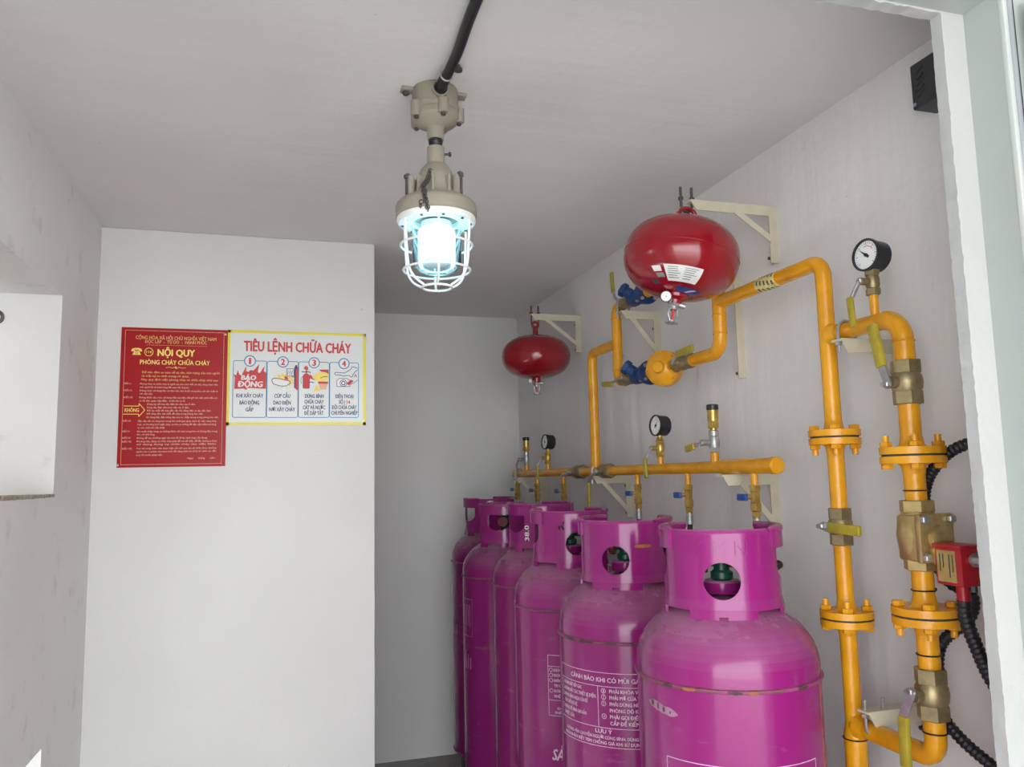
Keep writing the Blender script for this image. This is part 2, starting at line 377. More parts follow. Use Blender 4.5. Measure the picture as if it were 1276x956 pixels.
# ------------------------------------------------------------------ gas cylinders
R = .184
def body_mesh():
    p = [(.0, .075)]+[(R*sin(a), .155-.08*cos(a)) for a in [pi/2*i/10 for i in range(2, 11)]]
    p += [(R, .3), (R, .6), (R, .9), (R, .995), (R, 1.015)]
    p += [(R*cos(a), 1.015+.132*sin(a)) for a in [pi/2*i/14 for i in range(1, 14)]]+[(.0, 1.147)]
    return MB().lathe(p, n=72, caps=False)
def collar_mesh(letter=None):
    ring = MB(); ro, ri, zb, zt, amax = .1185, .1145, 1.129, 1.2865, radians(140)
    n = 140; vs = []; fs = []
    prof = [(ro+.004, zb), (ro, zb+.02), (ro, zt-.010), (ro-.0015, zt-.003), (ro-.004, zt), (ri-.004, zt-.001), (ri, zt-.012), (ri, zb+.02), (ri+.004, zb)]
    k = len(prof)
    for i in range(n+1):
        a = -amax+2*amax*i/n
        for r, z in prof: vs.append((r*sin(a), -r*cos(a), z))
    for i in range(n):
        for j in range(k): fs.append((i*k+j, i*k+(j+1) % k, (i+1)*k+(j+1) % k, (i+1)*k+j))
    fs += [tuple(range(k)), tuple(n*k+j for j in range(k))[::-1]]
    ring.add(vs, fs); ob = ring.build('collar', 'mag_c')
    cut = MB()
    def radial(az, z, r, nn=32): d = Vector((sin(az), -cos(az), 0)); cut.cyl(d*.07+Vector((0, 0, z)), d*.2+Vector((0, 0, z)), r, n=nn)
    radial(0, 1.187, .0360)
    for sgn in (-1, 1):                                       # hand-hold windows: flat top, bellied bottom
        az = radians(91)*sgn; d = Vector((sin(az), -cos(az), 0)); t = Vector((-d.y, d.x, 0))
        w = .048; pts = [(-w, 1.245), (w, 1.245), (w, 1.212)]+[(w*cos(a), 1.212-.030*sin(a)) for a in [pi*i/12 for i in range(1, 12)]]+[(-w, 1.212)]
        cut.extr(pts, d*.07, t, (0, 0, 1), .13 if t.cross(Vector((0, 0, 1))).dot(d) > 0 else -.13)
    if letter:
        az = radians(-24); d = Vector((sin(az), -cos(az), 0)); t = Vector((-d.y, d.x, 0)); t = t if t.dot(Vector((1, 0, 0))) > 0 else -t
        s_ = .13 if t.cross(Vector((0, 0, 1))).dot(d) > 0 else -.13
        for q in ([(-.009, -.013), (-.004, -.013), (-.004, .004), (-.009, .004)], [(-.001, .001), (.007, .012), (.011, .012), (.0035, .000)], [(0, -.002), (.004, -.001), (.011, -.013), (.006, -.013)]):
            cut.extr([(x, y+1.243) for x, y in q], d*.07, t, (0, 0, 1), s_)
    co = cut.build('cutter', 'mag_c')
    md = ob.modifiers.new('holes', 'BOOLEAN'); md.object = co; md.operation = 'DIFFERENCE'; md.solver = 'EXACT'; md.use_self = True
    bpy.context.view_layer.update()
    me = bpy.data.meshes.new_from_object(ob.evaluated_get(bpy.context.evaluated_depsgraph_get()))
    bpy.data.objects.remove(ob); bpy.data.objects.remove(co)
    # feet, rolled hand grips
    ex = MB()
    def sector(a0, a1, z0, z1, r0, r1, n=16):
        vs = []; fs = []
        for i in range(n+1):
            a = a0+(a1-a0)*i/n
            for r, z in ((r0, z0), (r1, z0), (r1, z1), (r0, z1)): vs.append((r*sin(a), -r*cos(a), z))
        for i in range(n):
            for j in range(4): fs.append((i*4+j, i*4+(j+1) % 4, i*4+4+(j+1) % 4, i*4+4+j))
        ex.add(vs, fs+[(0, 1, 2, 3), tuple(n*4+j for j in (3, 2, 1, 0))])
    for c in (-80, 80, -125, 125): sector(radians(c-9), radians(c+9), 1.105, 1.132, .117, .1225)
    sector(radians(-32), radians(-4), 1.110, 1.132, .117, .1225); sector(radians(4), radians(32), 1.110, 1.132, .117, .1225); sector(radians(-5), radians(5), 1.119, 1.132, .117, .1225, 4)
    for sgn in (-1, 1):
        P = [Vector((.1195*sin(radians(a)*sgn), -.1195*cos(radians(a)*sgn), 1.2835)) for a in range(52, 141, 4)]
        rr = [.0085]*len(P); rr[0] = .003; rr[1] = .0065; ex.tube(P, rr, 14)
        sector(radians(54)*sgn, radians(139)*sgn, 1.247, 1.284, .1178, .1262, 24)
    ex2 = ex.build('ext', 'mag_c'); bm = bmesh.new(); bm.from_mesh(me); bm.from_mesh(ex2.data); bm.to_mesh(me); bm.free()
    bpy.data.objects.remove(ex2)
    me.shade_smooth(); me.set_sharp_from_angle(angle=radians(35)); me.name = 'collar'
    return me
me_collar = collar_mesh(); me_collar_k = collar_mesh('K')
cyls = [  # x, y, z offset, rotation, label
 (.997, 3.715, .012, -14.+30, 'magenta gas cylinder in the far corner, farthest along the row'),
 (.945, 3.27, -.002, 61., 'magenta gas cylinder second from the back wall, its collar window turned outward'),
 (.963, 2.85, .012, 18., 'magenta gas cylinder with 38.0 printed on its collar'),
 (.915, 2.42, .003, -9., 'magenta gas cylinder with a letter K cut through its collar'),
 (.903, 1.968, -.004, -38., 'magenta gas cylinder with a white printed warning panel on its side'),
 (.903, 1.493, .0, -31.2, 'magenta gas cylinder with letters embossed on its collar, nearest the door')]
def on_cyl(r, az0, z0=0.):
    return lambda u, v, w=0.: Vector(((r+w)*sin(az0+u/r), -(r+w)*cos(az0+u/r), z0+v))
CY = []; proto = None
for i, (x, y, dz, rz, lab) in enumerate(cyls):
    e = thing('gas_cylinder', (x, y, 0), lab, 'gas cylinder', 'gas cylinders lined up along the wall')
    e.rotation_euler[2] = radians(rz); CY.append(e)
    if proto is None:
        bd = body_mesh().build('body', 'mag', e, org=(0, 0, 0))
        ft = MB().lathe([(.148, 0), (.152, 0), (.152, .10), (.148, .115), (.140, .115), (.140, .006), (.148, 0)], n=48, caps=False).build('foot_ring', 'foot', e, org=(0, 0, 0))
        ws = MB().torus((0, 0, .995), (0, 0, 1), R+.0005, .0042, 72, 8).build('weld_seam', 'weld', e, org=(0, 0, 0))
        w2 = MB().torus((0, 0, .158), (0, 0, 1), R+.0005, .0042, 72, 8).build('weld_seam', 'weld', e, org=(0, 0, 0))
        nk = MB().lathe([(.038, 1.150), (.038, 1.172), (.034, 1.176), (0, 1.176)], n=28, caps=False).build('valve_boss', 'mag_c', e, org=(0, 0, 0))
        vm = MB().lathe([(.019, 1.175), (.023, 1.18), (.023, 1.192), (.016, 1.197), (.015, 1.225), (.018, 1.23), (.018, 1.244), (.010, 1.248), (.008, 1.256)], n=20)
        vm.cyl((0, 0, 1.213), (.04, 0, 1.213), .0115).cyl((0, 0, 1.213), (-.028, .0, 1.213), .010)
        vv = vm.build('cylinder_valve', 'green', e, org=(0, 0, 0))
        hw = MB().lathe([(.006, .028), (.0225, .028), (.0235, .031), (.0235, .039), (.0215, .042), (.006, .042)], (0, 0, 1.213), (-1, 0, 0), 10).build('handwheel', 'red_w', vv, org=(0, 0, 0))
        nt_ = MB().hex((.036, 0, 1.213), (.062, 0, 1.213), .016).cyl((.062, 0, 1.213), (.074, 0, 1.213), .010).build('outlet_nut', 'brass', vv, org=(0, 0, 0))
        proto = (bd, ft, ws, nk, vv, hw, nt_, w2)
        for o in (bd, ws, nk, vv): o.location.z = dz
        ORG[vv.name] = Vector((0, 0, 0))
    else:
        bd, ft, ws, nk, vv, hw, nt_, w2 = proto
        for o in (bd, ft, ws, w2, nk, vv):
            c = o.copy(); COL.objects.link(c); c.parent = e
            if o is not ft: c.location.z = dz
            if o is vv:
                for s2 in (hw, nt_): c2 = s2.copy(); COL.objects.link(c2); c2.parent = c
    co = bpy.data.objects.new('collar', me_collar_k if i == 3 else me_collar); COL.objects.link(co); co.parent = e; co.location.z = dz
def cprint(i, mb, name, mat, dz=None):
    o = mb.build(name, mat, CY[i], org=(0, 0, 0)); o.location.z = cyls[i][2] if dz is None else dz; return o
def facing(i, off=0.):     # local azimuth that looks at the doorway
    x, y, dz, rz, _ = cyls[i]; return -math.atan2(x, y)-radians(rz)+radians(off)
def rect_line(mb, fn, x0, y0_, x1, y1_, w):
    n = max(1, int(abs(x1-x0)/.008)); vs = []
    if abs(x1-x0) > abs(y1_-y0_):
        for k in range(n+1):
            u = x0+(x1-x0)*k/n; vs += [fn(u, y0_-w/2), fn(u, y0_+w/2)]
        mb.add(vs, [(2*k, 2*k+2, 2*k+3, 2*k+1) for k in range(n)])
    else: mb.add([fn(x0-w/2, y0_), fn(x0+w/2, y0_), fn(x0+w/2, y1_), fn(x0-w/2, y1_)], [(0, 1, 2, 3)])
def ringflat(mb, fn, cx, cy, r, w, n=20):
    vs = []
    for k in range(n):
        a = 2*pi*k/n; vs += [fn(cx+r*cos(a), cy+r*sin(a)), fn(cx+(r-w)*cos(a), cy+(r-w)*sin(a))]
    mb.add(vs, [(2*k, (2*k+2) % (2*n), (2*k+3) % (2*n), 2*k+1) for k in range(n)])
def warning_panel(i, az, ztop):
    fn = on_cyl(R+.0006, az); mb = MB(); z = ztop; W2 = .155
    for dz_ in (0, -.032, -.128, -.172): rect_line(mb, fn, -W2, z+dz_, W2, z+dz_, .0014)
    rect_line(mb, fn, -W2, z-.172, -W2, z, .0014); rect_line(mb, fn, W2, z-.172, W2, z, .0014); rect_line(mb, fn, -.012, z-.128, -.012, z-.032, .0014)
    put_text(mb, 'CẢNH BÁO KHI CÓ MÙI GAS', -.10, .10, z-.022, .0105, fn, .02)
    L = ['KHÔNG BẬT BẾP GAS.', 'KHÔNG BẬT CÁC THIẾT BỊ ĐIỆN.', 'KHÔNG DÙNG NGỌN LỬA ĐỂ', 'TÌM CHỖ RÒ RỈ.', 'KHÔNG ĐỂ BÌNH GAS GẦN', 'NHIỆT, LỬA.']
    for k, t in enumerate(L):
        zz = z-.046-k*.0148; put_text(mb, t, -.137, -.137+.0043*len(t), zz, .0078, fn, .025)
        if k in (0, 1, 2, 4): ringflat(mb, fn, -.146, zz+.004, .0058, .0012)
    Rr = ['PHẢI KHÓA VAN BÌNH.', 'PHẢI MỞ CỬA THÔNG', 'PHẢI DÙNG NƯỚC XÀ', 'PHÒNG DÒ KHÍ GAS.', 'PHẢI GỌI ĐIỆN CHO', 'CẤP ĐỂ KIỂM TRA.']
    for k, t in enumerate(Rr):
        zz = z-.046-k*.0148; put_text(mb, t, .018, .018+.0062*len(t), zz, .0082, fn, .025)
        if k in (0, 1, 2, 4):
            ringflat(mb, fn, .003, zz+.004, .0062, .0012); put_text(mb, str({0: 1, 1: 2, 2: 3, 4: 4}[k]), .0015, .0045, zz+.001, .006, fn, .02)
    put_text(mb, 'LƯU Ý', -.022, .022, z-.141, .0088, fn, .02)
    put_text(mb, 'KHÔNG VẬN CHUYỂN NGƯỜI CÙNG BÌNH, DÙNG SAI MỤC ĐÍCH', -.128, .148, z-.154, .0072, fn, .02)
    put_text(mb, 'PHẢI NHẬN BIẾT TEM CHỐNG GIẢ KHI SỬ DỤNG SẢN PHẨM', -.135, .15, z-.1665, .0072, fn, .02)
    return cprint(i, mb, 'printed_warning_panel', 't_pink')
warning_panel(4, facing(4, -22), .925)
warning_panel(3, facing(3, 24), .868)
warning_panel(5, facing(5, 8), .862)
mb = MB(); put_text(mb, 'SẢN', -.03, .03, .572, .030, on_cyl(R+.0006, facing(3, -13)), .03, .2); cprint(3, mb, 'printed_lettering', 't_pink')
mb = MB(); fn = on_cyl(R+.0006, facing(1, -64))
for (a, b, c_, d_) in ((-.045, .907, .045, .907), (-.045, .76, .045, .76), (-.045, .76, -.045, .907), (.045, .76, .045, .907)): rect_line(mb, fn, a, b, c_, d_, .0018)
for k in range(5): rect_line(mb, fn, -.028+k*.014, .80, -.028+k*.014, .885, .004)
cprint(1, mb, 'printed_panel', 't_faint')
for i_, az_, z_ in ((1, -60, .63), (0, -66, .67)):
    mb = MB(); fn = on_cyl(R+.0006, facing(i_, az_))
    for k in range(3): rect_line(mb, fn, -.024+k*.02, z_, -.024+k*.02, z_+.07-.012*k, .007)
    cprint(i_, mb, 'printed_emblem', 't_faint')
mb = MB(); f0 = on_cyl(.1195, facing(2, -25)); put_text(mb, '38.0', -.028, .028, -.008, .017, lambda u, v, w=0.: f0(-v, 1.183+u, w), .02); cprint(2, mb, 'printed_weight', 't_white')
# rubbed patch with dark chips beside the weld of the nearest cylinder, rust smear on the next collar
def blot(i, az, z, rx, ry, r_, name, mat, lift=.0005, slope=0.):
    f_ = on_cyl(r_+lift, facing(i, az), z); n = 10; vs = []
    for k in range(n+1):
        t = -1+2*k/n; h = ry*(max(.01, 1-t**6))**.5
        vs += [f_(t*rx, slope*t*rx-h*random.uniform(.6, 1)), f_(t*rx, slope*t*rx+h*random.uniform(.6, 1))]
    return cprint(i, MB().add(vs, [(2*k, 2*k+2, 2*k+3, 2*k+1) for k in range(n)]), name, mat)
M['rub'] = plain('rubbed_pale_paint', (.36, .17, .27), .6, 0, .2, 60); M['chip'] = plain('dark_rust_chip', (.06, .035, .03), .7, 0, .3, 90); M['rust'] = plain('orange_rust', (.34, .12, .03), .8, 0, .3, 60)
blot(5, -43, .948, .040, .0095, R, 'rubbed_patch', 'rub', .0006, -.13)
for q, (rx, ry) in enumerate(((.0040, .0065), (.0022, .0070), (.0026, .0060), (.0018, .0030))): blot(5, -51+q*5.0, .953-q*.003, rx, ry, R, 'paint_chip', 'chip', .0012)
for az_, rx, m_ in ((-36, .012, 'chip'), (-22, .013, 'rust'), (4, .014, 'chip'), (14, .010, 'rust'), (47, .014, 'chip')): blot(5, az_, .995, rx, .0034, R+.0048, 'rust_spot', m_)
for az_, rx in ((-50, .018), (-34, .022), (-14, .016), (6, .014)): blot(4, az_, .995, rx, .0034, R+.0048, 'rust_spot', 'chip')
blot(4, 22, 1.222, .024, .0055, .1185, 'rust_smear', 'rust', .0006)
# embossed letters on the nearest collar
fo = [on_cyl(r_, radians(0)) for r_ in (.1180, .1206)]
for ch, cx in (('K', -.043), ('M', -.001), ('N', .041)):
    mb = MB(); vs_, fs_ = text2d(ch, -.015); a = min(v[0] for v in vs_); b = max(v[0] for v in vs_); w_ = .025
    f2 = lambda v, q: fo[q](cx-w_/2+(v[0]-a)/(b-a)*w_, 1.236+v[1]*.028/.69)
    n = len(vs_); mb.add([f2(v, 0) for v in vs_]+[f2(v, 1) for v in vs_], [tuple(i+n for i in f) for f in fs_])
    ed = {}
    for f in fs_:
        for p, q in zip(f, f[1:]+f[:1]): ed[(p, q)] = 1
    mb.add([f2(v, 0) for v in vs_]+[f2(v, 1) for v in vs_], [(p, q, q+n, p+n) for (p, q) in ed if (q, p) not in ed])
    cprint(5, mb, 'embossed_letter', 'mag_c')

# ------------------------------------------------------------------ gas pipework (one rigid run, fixed to brackets)
X = 1.15
PW = thing('gas_pipework', (X, 1.42, 0), 'orange-yellow gas pipework with brass valves, gauges and flanges along the white wall', 'gas pipe')
PR = .0178; MR = .0165; LR = .0192
def pipe(name, path, r, n=20): return MB().tube(path, r, n).build(name, 'yel', PW)
def P3(y, z, x=X): return Vector((x, y, z))
ZM = 1.413
# header
pipe('manifold_pipe', [P3(3.765, ZM), P3(2.95, ZM)], MR)
pipe('manifold_pipe', [P3(2.86, ZM), P3(2.68, ZM)], MR)
pipe('manifold_pipe', [P3(2.60, ZM), P3(1.858, ZM)], MR)
MB().cyl(P3(1.872, ZM), P3(1.630, ZM), .0195, n=28, ch=.003).build('manifold_end_section', 'yel', PW)
MB().cyl(P3(1.652, ZM), P3(1.624, ZM), .0205, n=28, ch=.003).build('end_cap', 'yel', PW)
MB().cyl(P3(3.752, ZM), P3(3.778, ZM), .019, n=24, ch=.003).build('end_cap', 'yel', PW)
for yc in (2.905, 2.64):                                       # union valves either side of the riser
    u = MB().hex(P3(yc-.045, ZM), P3(yc-.020, ZM), .0265).lathe([(.021, -.022), (.026, -.012), (.026, .012), (.021, .022)], P3(yc, ZM), (0, 1, 0), 20).hex(P3(yc+.020, ZM), P3(yc+.045, ZM), .0265)
    u.cyl(P3(yc, ZM), P3(yc, ZM, X-.04), .009)
    uo = u.build('union_valve', 'bronze', PW)
    MB().cyl(P3(yc, ZM, X-.036), P3(yc, ZM, X-.050), .006, n=12).hex(P3(yc, ZM, X-.040), P3(yc, ZM, X-.047), .010).build('stem_nut', 'steel', uo)
    if yc < 2.8: MB().box(P3(2.71, 1.325, X-.045), (.010, .016, .105), .003).build('handle_grip', 'grip', uo); MB().tube([P3(yc, ZM, X-.043), P3(2.685, 1.395, X-.045), P3(2.71, 1.37, X-.045)], .006, 8).build('lever', 'steel', uo)
    else: MB().tube([P3(yc, ZM, X-.043), P3(2.945, 1.405, X-.045), P3(2.985, 1.40, X-.045)], .006, 8).build('lever', 'steel', uo)
# riser, horizontal link, twin-branch regulator station
Z1, ZL, ZU = 1.858, 1.722, 1.985
YA, YB_, YC, YD, YE = 2.742, 2.51, 1.845, 1.42, 1.207
er = .03
pipe('riser_pipe', [P3(YA, ZM)]+[P3(YA, Z1-er)]+arc(P3(YA-er, Z1-er), (0, 1, 0), (0, 0, 1), er, 0, pi/2, 8)[1:]+[P3(YB_, Z1)], PR)
MB().cyl(P3(YA, 1.445), P3(YA, ZM), .0185, .022, n=20).build('weld_tee', 'yel', PW)
pipe('branch_pipe', [P3(YB_-.05, ZU)]+[P3(YB_-er, ZU)]+arc(P3(YB_-er, ZU-er), (0, 0, 1), (0, 1, 0), er, 0, pi/2, 8)[1:]+[P3(YB_, ZL+er)]+arc(P3(YB_-er, ZL+er), (0, 1, 0), (0, 0, -1), er, 0, pi/2, 8)[1:]+[P3(YB_-.05, ZL)], PR*.97)
for z in (1.945, 1.815, 1.762): MB().torus(P3(YB_, z), (0, 0, 1), PR*.99, .0022, 24, 6).build('weld_bead', 'yel', PW)
def ball_valve(p, d, r, L, stem, mat, seg=6, name='ball_valve'):
    """body along d, stem along `stem`; returns part"""
    p = Vector(p); d = Vector(d).normalized(); stem = Vector(stem).normalized(); m = MB()
    m.hex(p-d*L/2, p-d*L*.20, r).hex(p+d*L*.20, p+d*L/2, r)
    m.lathe([(r*.86, -L*.22), (r*1.0, -L*.14), (r*1.06, 0), (r*1.0, L*.14), (r*.86, L*.22)], p, d, 22)
    m.cyl(p, p+stem*(r*1.45), r*.42, n=14)
    return m.build(name, mat, PW)
def lever(v, p, stem, path, glen, gw, gt, gripmat='grip', nutr=.0075, r=.026):
    """steel nut, bent flat lever, vinyl grip along the last leg"""
    p = Vector(p); stem = Vector(stem).normalized(); q = p+stem*(r*1.45)
    MB().hex(q-stem*.003, q+stem*.009, nutr).cyl(q, q+stem*.015, nutr*.62, n=12).build('stem_nut', 'steel', v)
    pts = [q]+[Vector(a) for a in path]
    lm = MB()
    for a, b in zip(pts, pts[1:]):
        dd = (b-a); w = dd.cross(stem).normalized(); t_ = w.cross(dd).normalized()
        R3 = Matrix((w, dd.normalized(), t_)).transposed(); lm.box((a+b)/2, (gw*.85, dd.length+.003, .003), 0, R3)
    lm.build('lever', 'steel', v)
    a = pts[-1]; dd = (pts[-1]-pts[-2]).normalized() if glen[0] is None else Vector(glen[0]).normalized()
    b = a+dd*glen[1]; w = dd.cross(stem).normalized(); t_ = w.cross(dd).normalized()
    MB().box((a+b)/2, (gw, glen[1], gt), gt*.3, Matrix((w, dd, t_)).transposed()).build('handle_grip', gripmat, v)
for zz, kind in ((ZU, 'u'), (ZL, 'l')):
    bv = MB().hex(P3(YB_-.045, zz), P3(YB_-.075, zz), .0225).lathe([(.018, -.03), (.0225, 0), (.018, .03)], P3(YB_-.10, zz), (0, 1, 0), 18).hex(P3(YB_-.12, zz), P3(YB_-.145, zz), .0225).cyl(P3(YB_-.10, zz), P3(YB_-.10, zz, X-.035), .009).build('ball_valve', 'bronze', PW)
    MB().hex(P3(YB_-.10, zz, X-.030), P3(YB_-.10, zz, X-.040), .008).build('stem_nut', 'steel', bv)
    if kind == 'u':
        MB().box(P3(YB_-.06, zz+.075, X-.038), (.010, .016, .075), .003, Matrix.Rotation(radians(-6), 3, 'X')).build('handle_grip', 'grip', bv)
        MB().tube([P3(YB_-.10, zz, X-.036), P3(YB_-.075, zz+.02, X-.038), P3(YB_-.064, zz+.045, X-.038)], .005, 8).build('lever', 'steel', bv)
    else:
        MB().box(P3(YB_+.012, zz-.008, X-.038), (.010, .085, .018), .003, Matrix.Rotation(radians(6), 3, 'X')).build('handle_grip', 'grip', bv)
        MB().tube([P3(YB_-.10, zz, X-.036), P3(YB_-.06, zz-.004, X-.038), P3(YB_-.03, zz-.006, X-.038)], .005, 8).build('lever', 'steel', bv)
    ys = 2.335                                                  # blue strainer / pressure regulator
    st = MB().lathe([(.020, -.055), (.024, -.05), (.024, -.02), (.027, -.01), (.027, .035), (.022, .05)], P3(ys, zz), (0, 1, 0), 22)
    d_ = Vector((-.55, .45, .5)).normalized()
    st.cyl(P3(ys+.01, zz), P3(ys+.01, zz)+d_*.045, .019, n=18).hex(P3(ys+.01, zz)+d_*.043, P3(ys+.01, zz)+d_*.062, .024)
    so_ = st.build('blue_strainer', 'blue', PW)
    f_ = MB().cyl(P3(ys-.062, zz), P3(ys-.075, zz), .040, n=24, ch=.002).cyl(P3(ys-.045, zz), P3(ys-.062, zz), .036, n=24, ch=.002).build('flange', 'blue', so_)
    for k in range(4):
        a = pi/4+k*pi/2; bm_ = MB().hex(P3(ys-.036, zz+.031*sin(a), X+.031*cos(a)), P3(ys-.082, zz+.031*sin(a), X+.031*cos(a)), .006); bm_.build('flange_bolt', 'steel', so_)
    if kind == 'l':
        rg = MB().lathe([(.0, .058), (.016, .058), (.020, .048), (.038, .040), (.050, .026), (.055, .022), (.055, .006), (.055, -.010), (.050, -.014), (.036, -.03), (.018, -.045), (0, -.046)], P3(2.165, zz-.002), (-.78, -.62, 0), 36, False)
        rg.cyl(P3(2.26, zz), P3(2.11, zz), .021, n=20)
        ro_ = rg.build('diaphragm_regulator', 'yel', PW)
        ax = Vector((-.78, -.62, 0)).normalized(); e1, e2, _ = basis(ax); c0 = P3(2.165, zz-.002)
        for k in range(8):
            a = 2*pi*k/8; q = c0+(e1*cos(a)+e2*sin(a))*.0475; MB().hex(q+ax*.018, q+ax*.031, .0042, .0008).build('casing_bolt', 'yel', ro_)
        bv = MB().hex(P3(2.10, zz), P3(2.075, zz), .0225).lathe([(.018, -.03), (.0225, 0), (.018, .03)], P3(2.05, zz), (0, 1, 0), 18).hex(P3(2.02, zz), P3(1.995, zz), .0225).cyl(P3(2.05, zz), P3(2.05, zz, X-.035), .009).build('ball_valve', 'bronze', PW)
        MB().hex(P3(2.05, zz, X-.030), P3(2.05, zz, X-.042), .008).build('stem_nut', 'steel', bv)
        MB().box(P3(1.975, zz+.022, X-.038), (.010, .095, .020), .003, Matrix.Rotation(radians(-3), 3, 'X')).build('handle_grip', 'grip', bv)
        MB().tube([P3(2.05, zz, X-.036), P3(2.03, zz+.014, X-.038), P3(2.00, zz+.02, X-.038)], .005, 8).build('lever', 'steel', bv)
# branches joined again, main to the shut-off loop
er2 = .045
pipe('outlet_pipe', [P3(2.02, ZL), P3(YC+er2, ZL)]+arc(P3(YC+er2, ZL+er2), (0, 0, -1), (0, -1, 0), er2, 0, pi/2, 8)[1:]+[P3(YC, Z1)], PR*1.03)
pipe('outlet_pipe', [P3(2.27, ZU), P3(YC+er2, ZU)]+arc(P3(YC+er2, ZU-er2), (0, 0, 1), (0, -1, 0), er2, 0, pi/2, 8)[1:]+[P3(YC, Z1)], PR*1.02)
for z in (ZL+.05, ZL+.10): MB().torus(P3(YC, z), (0, 0, 1), PR*1.03, .0022, 24, 6).build('weld_bead', 'yel', PW)
er3 = .036
pipe('main_pipe', [P3(YC, Z1), P3(YD+er3, Z1)]+arc(P3(YD+er3, Z1-er3), (0, 0, 1), (0, -1, 0), er3, 0, pi/2, 10)[1:]+[P3(YD, 1.483)], PR*.98)
MB().cyl(P3(1.652, Z1), P3(1.575, Z1), PR+.0008, n=28).build('yellow_tape_band', 'tape', PW)
tb = MB()
for k in range(5):
    for j in range(4):
        a0_ = radians(95+j*62+k*9); rr_ = PR+.0014
        tb.add([P3(1.644-k*.0145-q*.006, Z1+rr_*sin(a0_+s_), X+rr_*cos(a0_+s_)) for q, s_ in ((0, 0), (1, 0), (1, .3), (0, .3), (0, .6), (1, .6))], [(0, 1, 2, 3), (3, 2, 5, 4)])
tb.build('tape_print', 'ink', PW)
pipe('main_pipe', [P3(YD, 1.455), P3(YD, 1.315)], PR*.97)
pipe('main_pipe', [P3(YD, 1.245), P3(YD, 1.108)], PR*.97)
pipe('main_pipe', [P3(YD, 1.078), P3(YD, .86)], PR*.97)
MB().cyl(P3(YD, .885), P3(YD, .855), PR*.97, .0222, n=24).cyl(P3(YD, .856), P3(YD, .02), .0222, n=24).build('lower_main_pipe', 'yel', PW)
def flange(y, z, Ro, pr, up):
    f = MB().lathe([(pr, .036), (pr+.003, .020), (pr+.008, .0155), (Ro, .0155), (Ro, .002), (pr, .002)], P3(y, z), (0, 0, 1), 40, False)
    f.lathe([(pr, -.002), (Ro, -.002), (Ro, -.0155), (pr+.008, -.0155), (pr+.003, -.020), (pr, -.036)], P3(y, z), (0, 0, 1), 40, False)
    fo_ = f.build('flange', 'yel', PW)
    MB().cyl(P3(y, z-.0022), P3(y, z+.0022), Ro-.004, n=36).build('gasket', 'gap', fo_)
    for k in range(4):
        a = pi/4+k*pi/2+.14; q = P3(y, z)+Vector((cos(a), sin(a), 0))*(Ro-.013)
        s_ = 1 if up else -1
        b = MB().hex(q+Vector((0, 0, -.0255)), q+Vector((0, 0, -.0155)), .0115).hex(q+Vector((0, 0, .0155)), q+Vector((0, 0, .0255)), .0115)
        b.cyl(q+Vector((0, 0, -.02*s_)), q+Vector((0, 0, .038*s_)), .0062, n=12)
        b.build('flange_bolt', 'yel' if k % 2 else 'brass' if k == 0 else 'yel', fo_)
flange(YD, 1.469, .053, PR*.97, False); flange(YD, 1.092, .053, PR*.97, True)
v = ball_valve(P3(YD, 1.280), (0, 0, 1), .0245, .078, (-1, 0, 0), 'bronze')
lever(v, P3(YD, 1.283), (-1, 0, 0), [P3(YD-.02, 1.281, X-.046)], (Vector((0, -1, -.03)), .092), .021, .010, r=.030)
# shut-off loop with solenoid valve
er4 = .048; ZT, ZBt = 1.690, .878
pipe('loop_pipe', [P3(YD, ZT), P3(YE+er4, ZT)]+arc(P3(YE+er4, ZT-er4), (0, 0, 1), (0, -1, 0), er4, 0, pi/2, 12)[1:]+[P3(YE, 1.60)], [PR*.98]*2+[LR]*13)
MB().lathe([(.024, 0), (.0205, .016), (.0185, .022)], P3(YD-.016, ZT), (0, -1, 0), 24, False).build('weld_tee', 'yel', PW)
MB().torus(P3(YE, ZT-er4), (0, 0, 1), LR, .0022, 24, 6).build('weld_bead', 'yel', PW)
v = ball_valve(P3(YE, 1.562), (0, 0, 1), .0275, .084, (-1, 0, 0), 'bronze')
lever(v, P3(YE, 1.557), (-1, 0, 0), [P3(YE-.003, 1.590, X-.058)], (Vector((0, .20, 1)), .086), .022, .011, r=.030)
pipe('loop_pipe', [P3(YE, 1.525), P3(YE, 1.445)], LR); flange(YE, 1.424, .0575, LR, True)
pipe('loop_pipe', [P3(YE, 1.405), P3(YE, 1.325)], LR)
# solenoid valve
sv = MB().hex(P3(YE, 1.340), P3(YE, 1.318), .031).hex(P3(YE, 1.236), P3(YE, 1.212), .031)
sv.lathe([(.022, -.052), (.035, -.03), (.039, 0), (.035, .03), (.022, .052)], P3(YE, 1.275), (0, 0, 1), 28)
sv.box(P3(YE-.005, 1.272, X+.002), (.070, .05, .084), .006); sv.box(P3(YE-.037, 1.273, X), (.078, .014, .088), .004)
sv.lathe([(.026, 0), (.024, .010), (.016, .014), (0, .015)], P3(YE-.043, 1.272, X+.004), (0, -1, 0), 24, False)
sv.box(P3(YE-.056, 1.242, X), (.030, .03, .032), .004)
svo = sv.build('solenoid_valve', 'cast', PW)
for dx, dz in ((-.030, .034), (.030, .034), (-.030, -.034), (.030, -.034)):
    MB().hex(P3(YE-.043, 1.273+dz, X+dx), P3(YE-.053, 1.273+dz, X+dx), .0085).build('cover_bolt', 'steel', svo)
cb = MB().box(P3(1.124, 1.228, X), (.044, .058, .066), .004)
cb.box(P3(1.124, 1.2625, X), (.049, .063, .007), .002).cyl(P3(1.118, 1.200, X), P3(1.118, 1.166, X), .011, n=16)
svc = cb.build('red_coil_housing', 'redbox', svo)
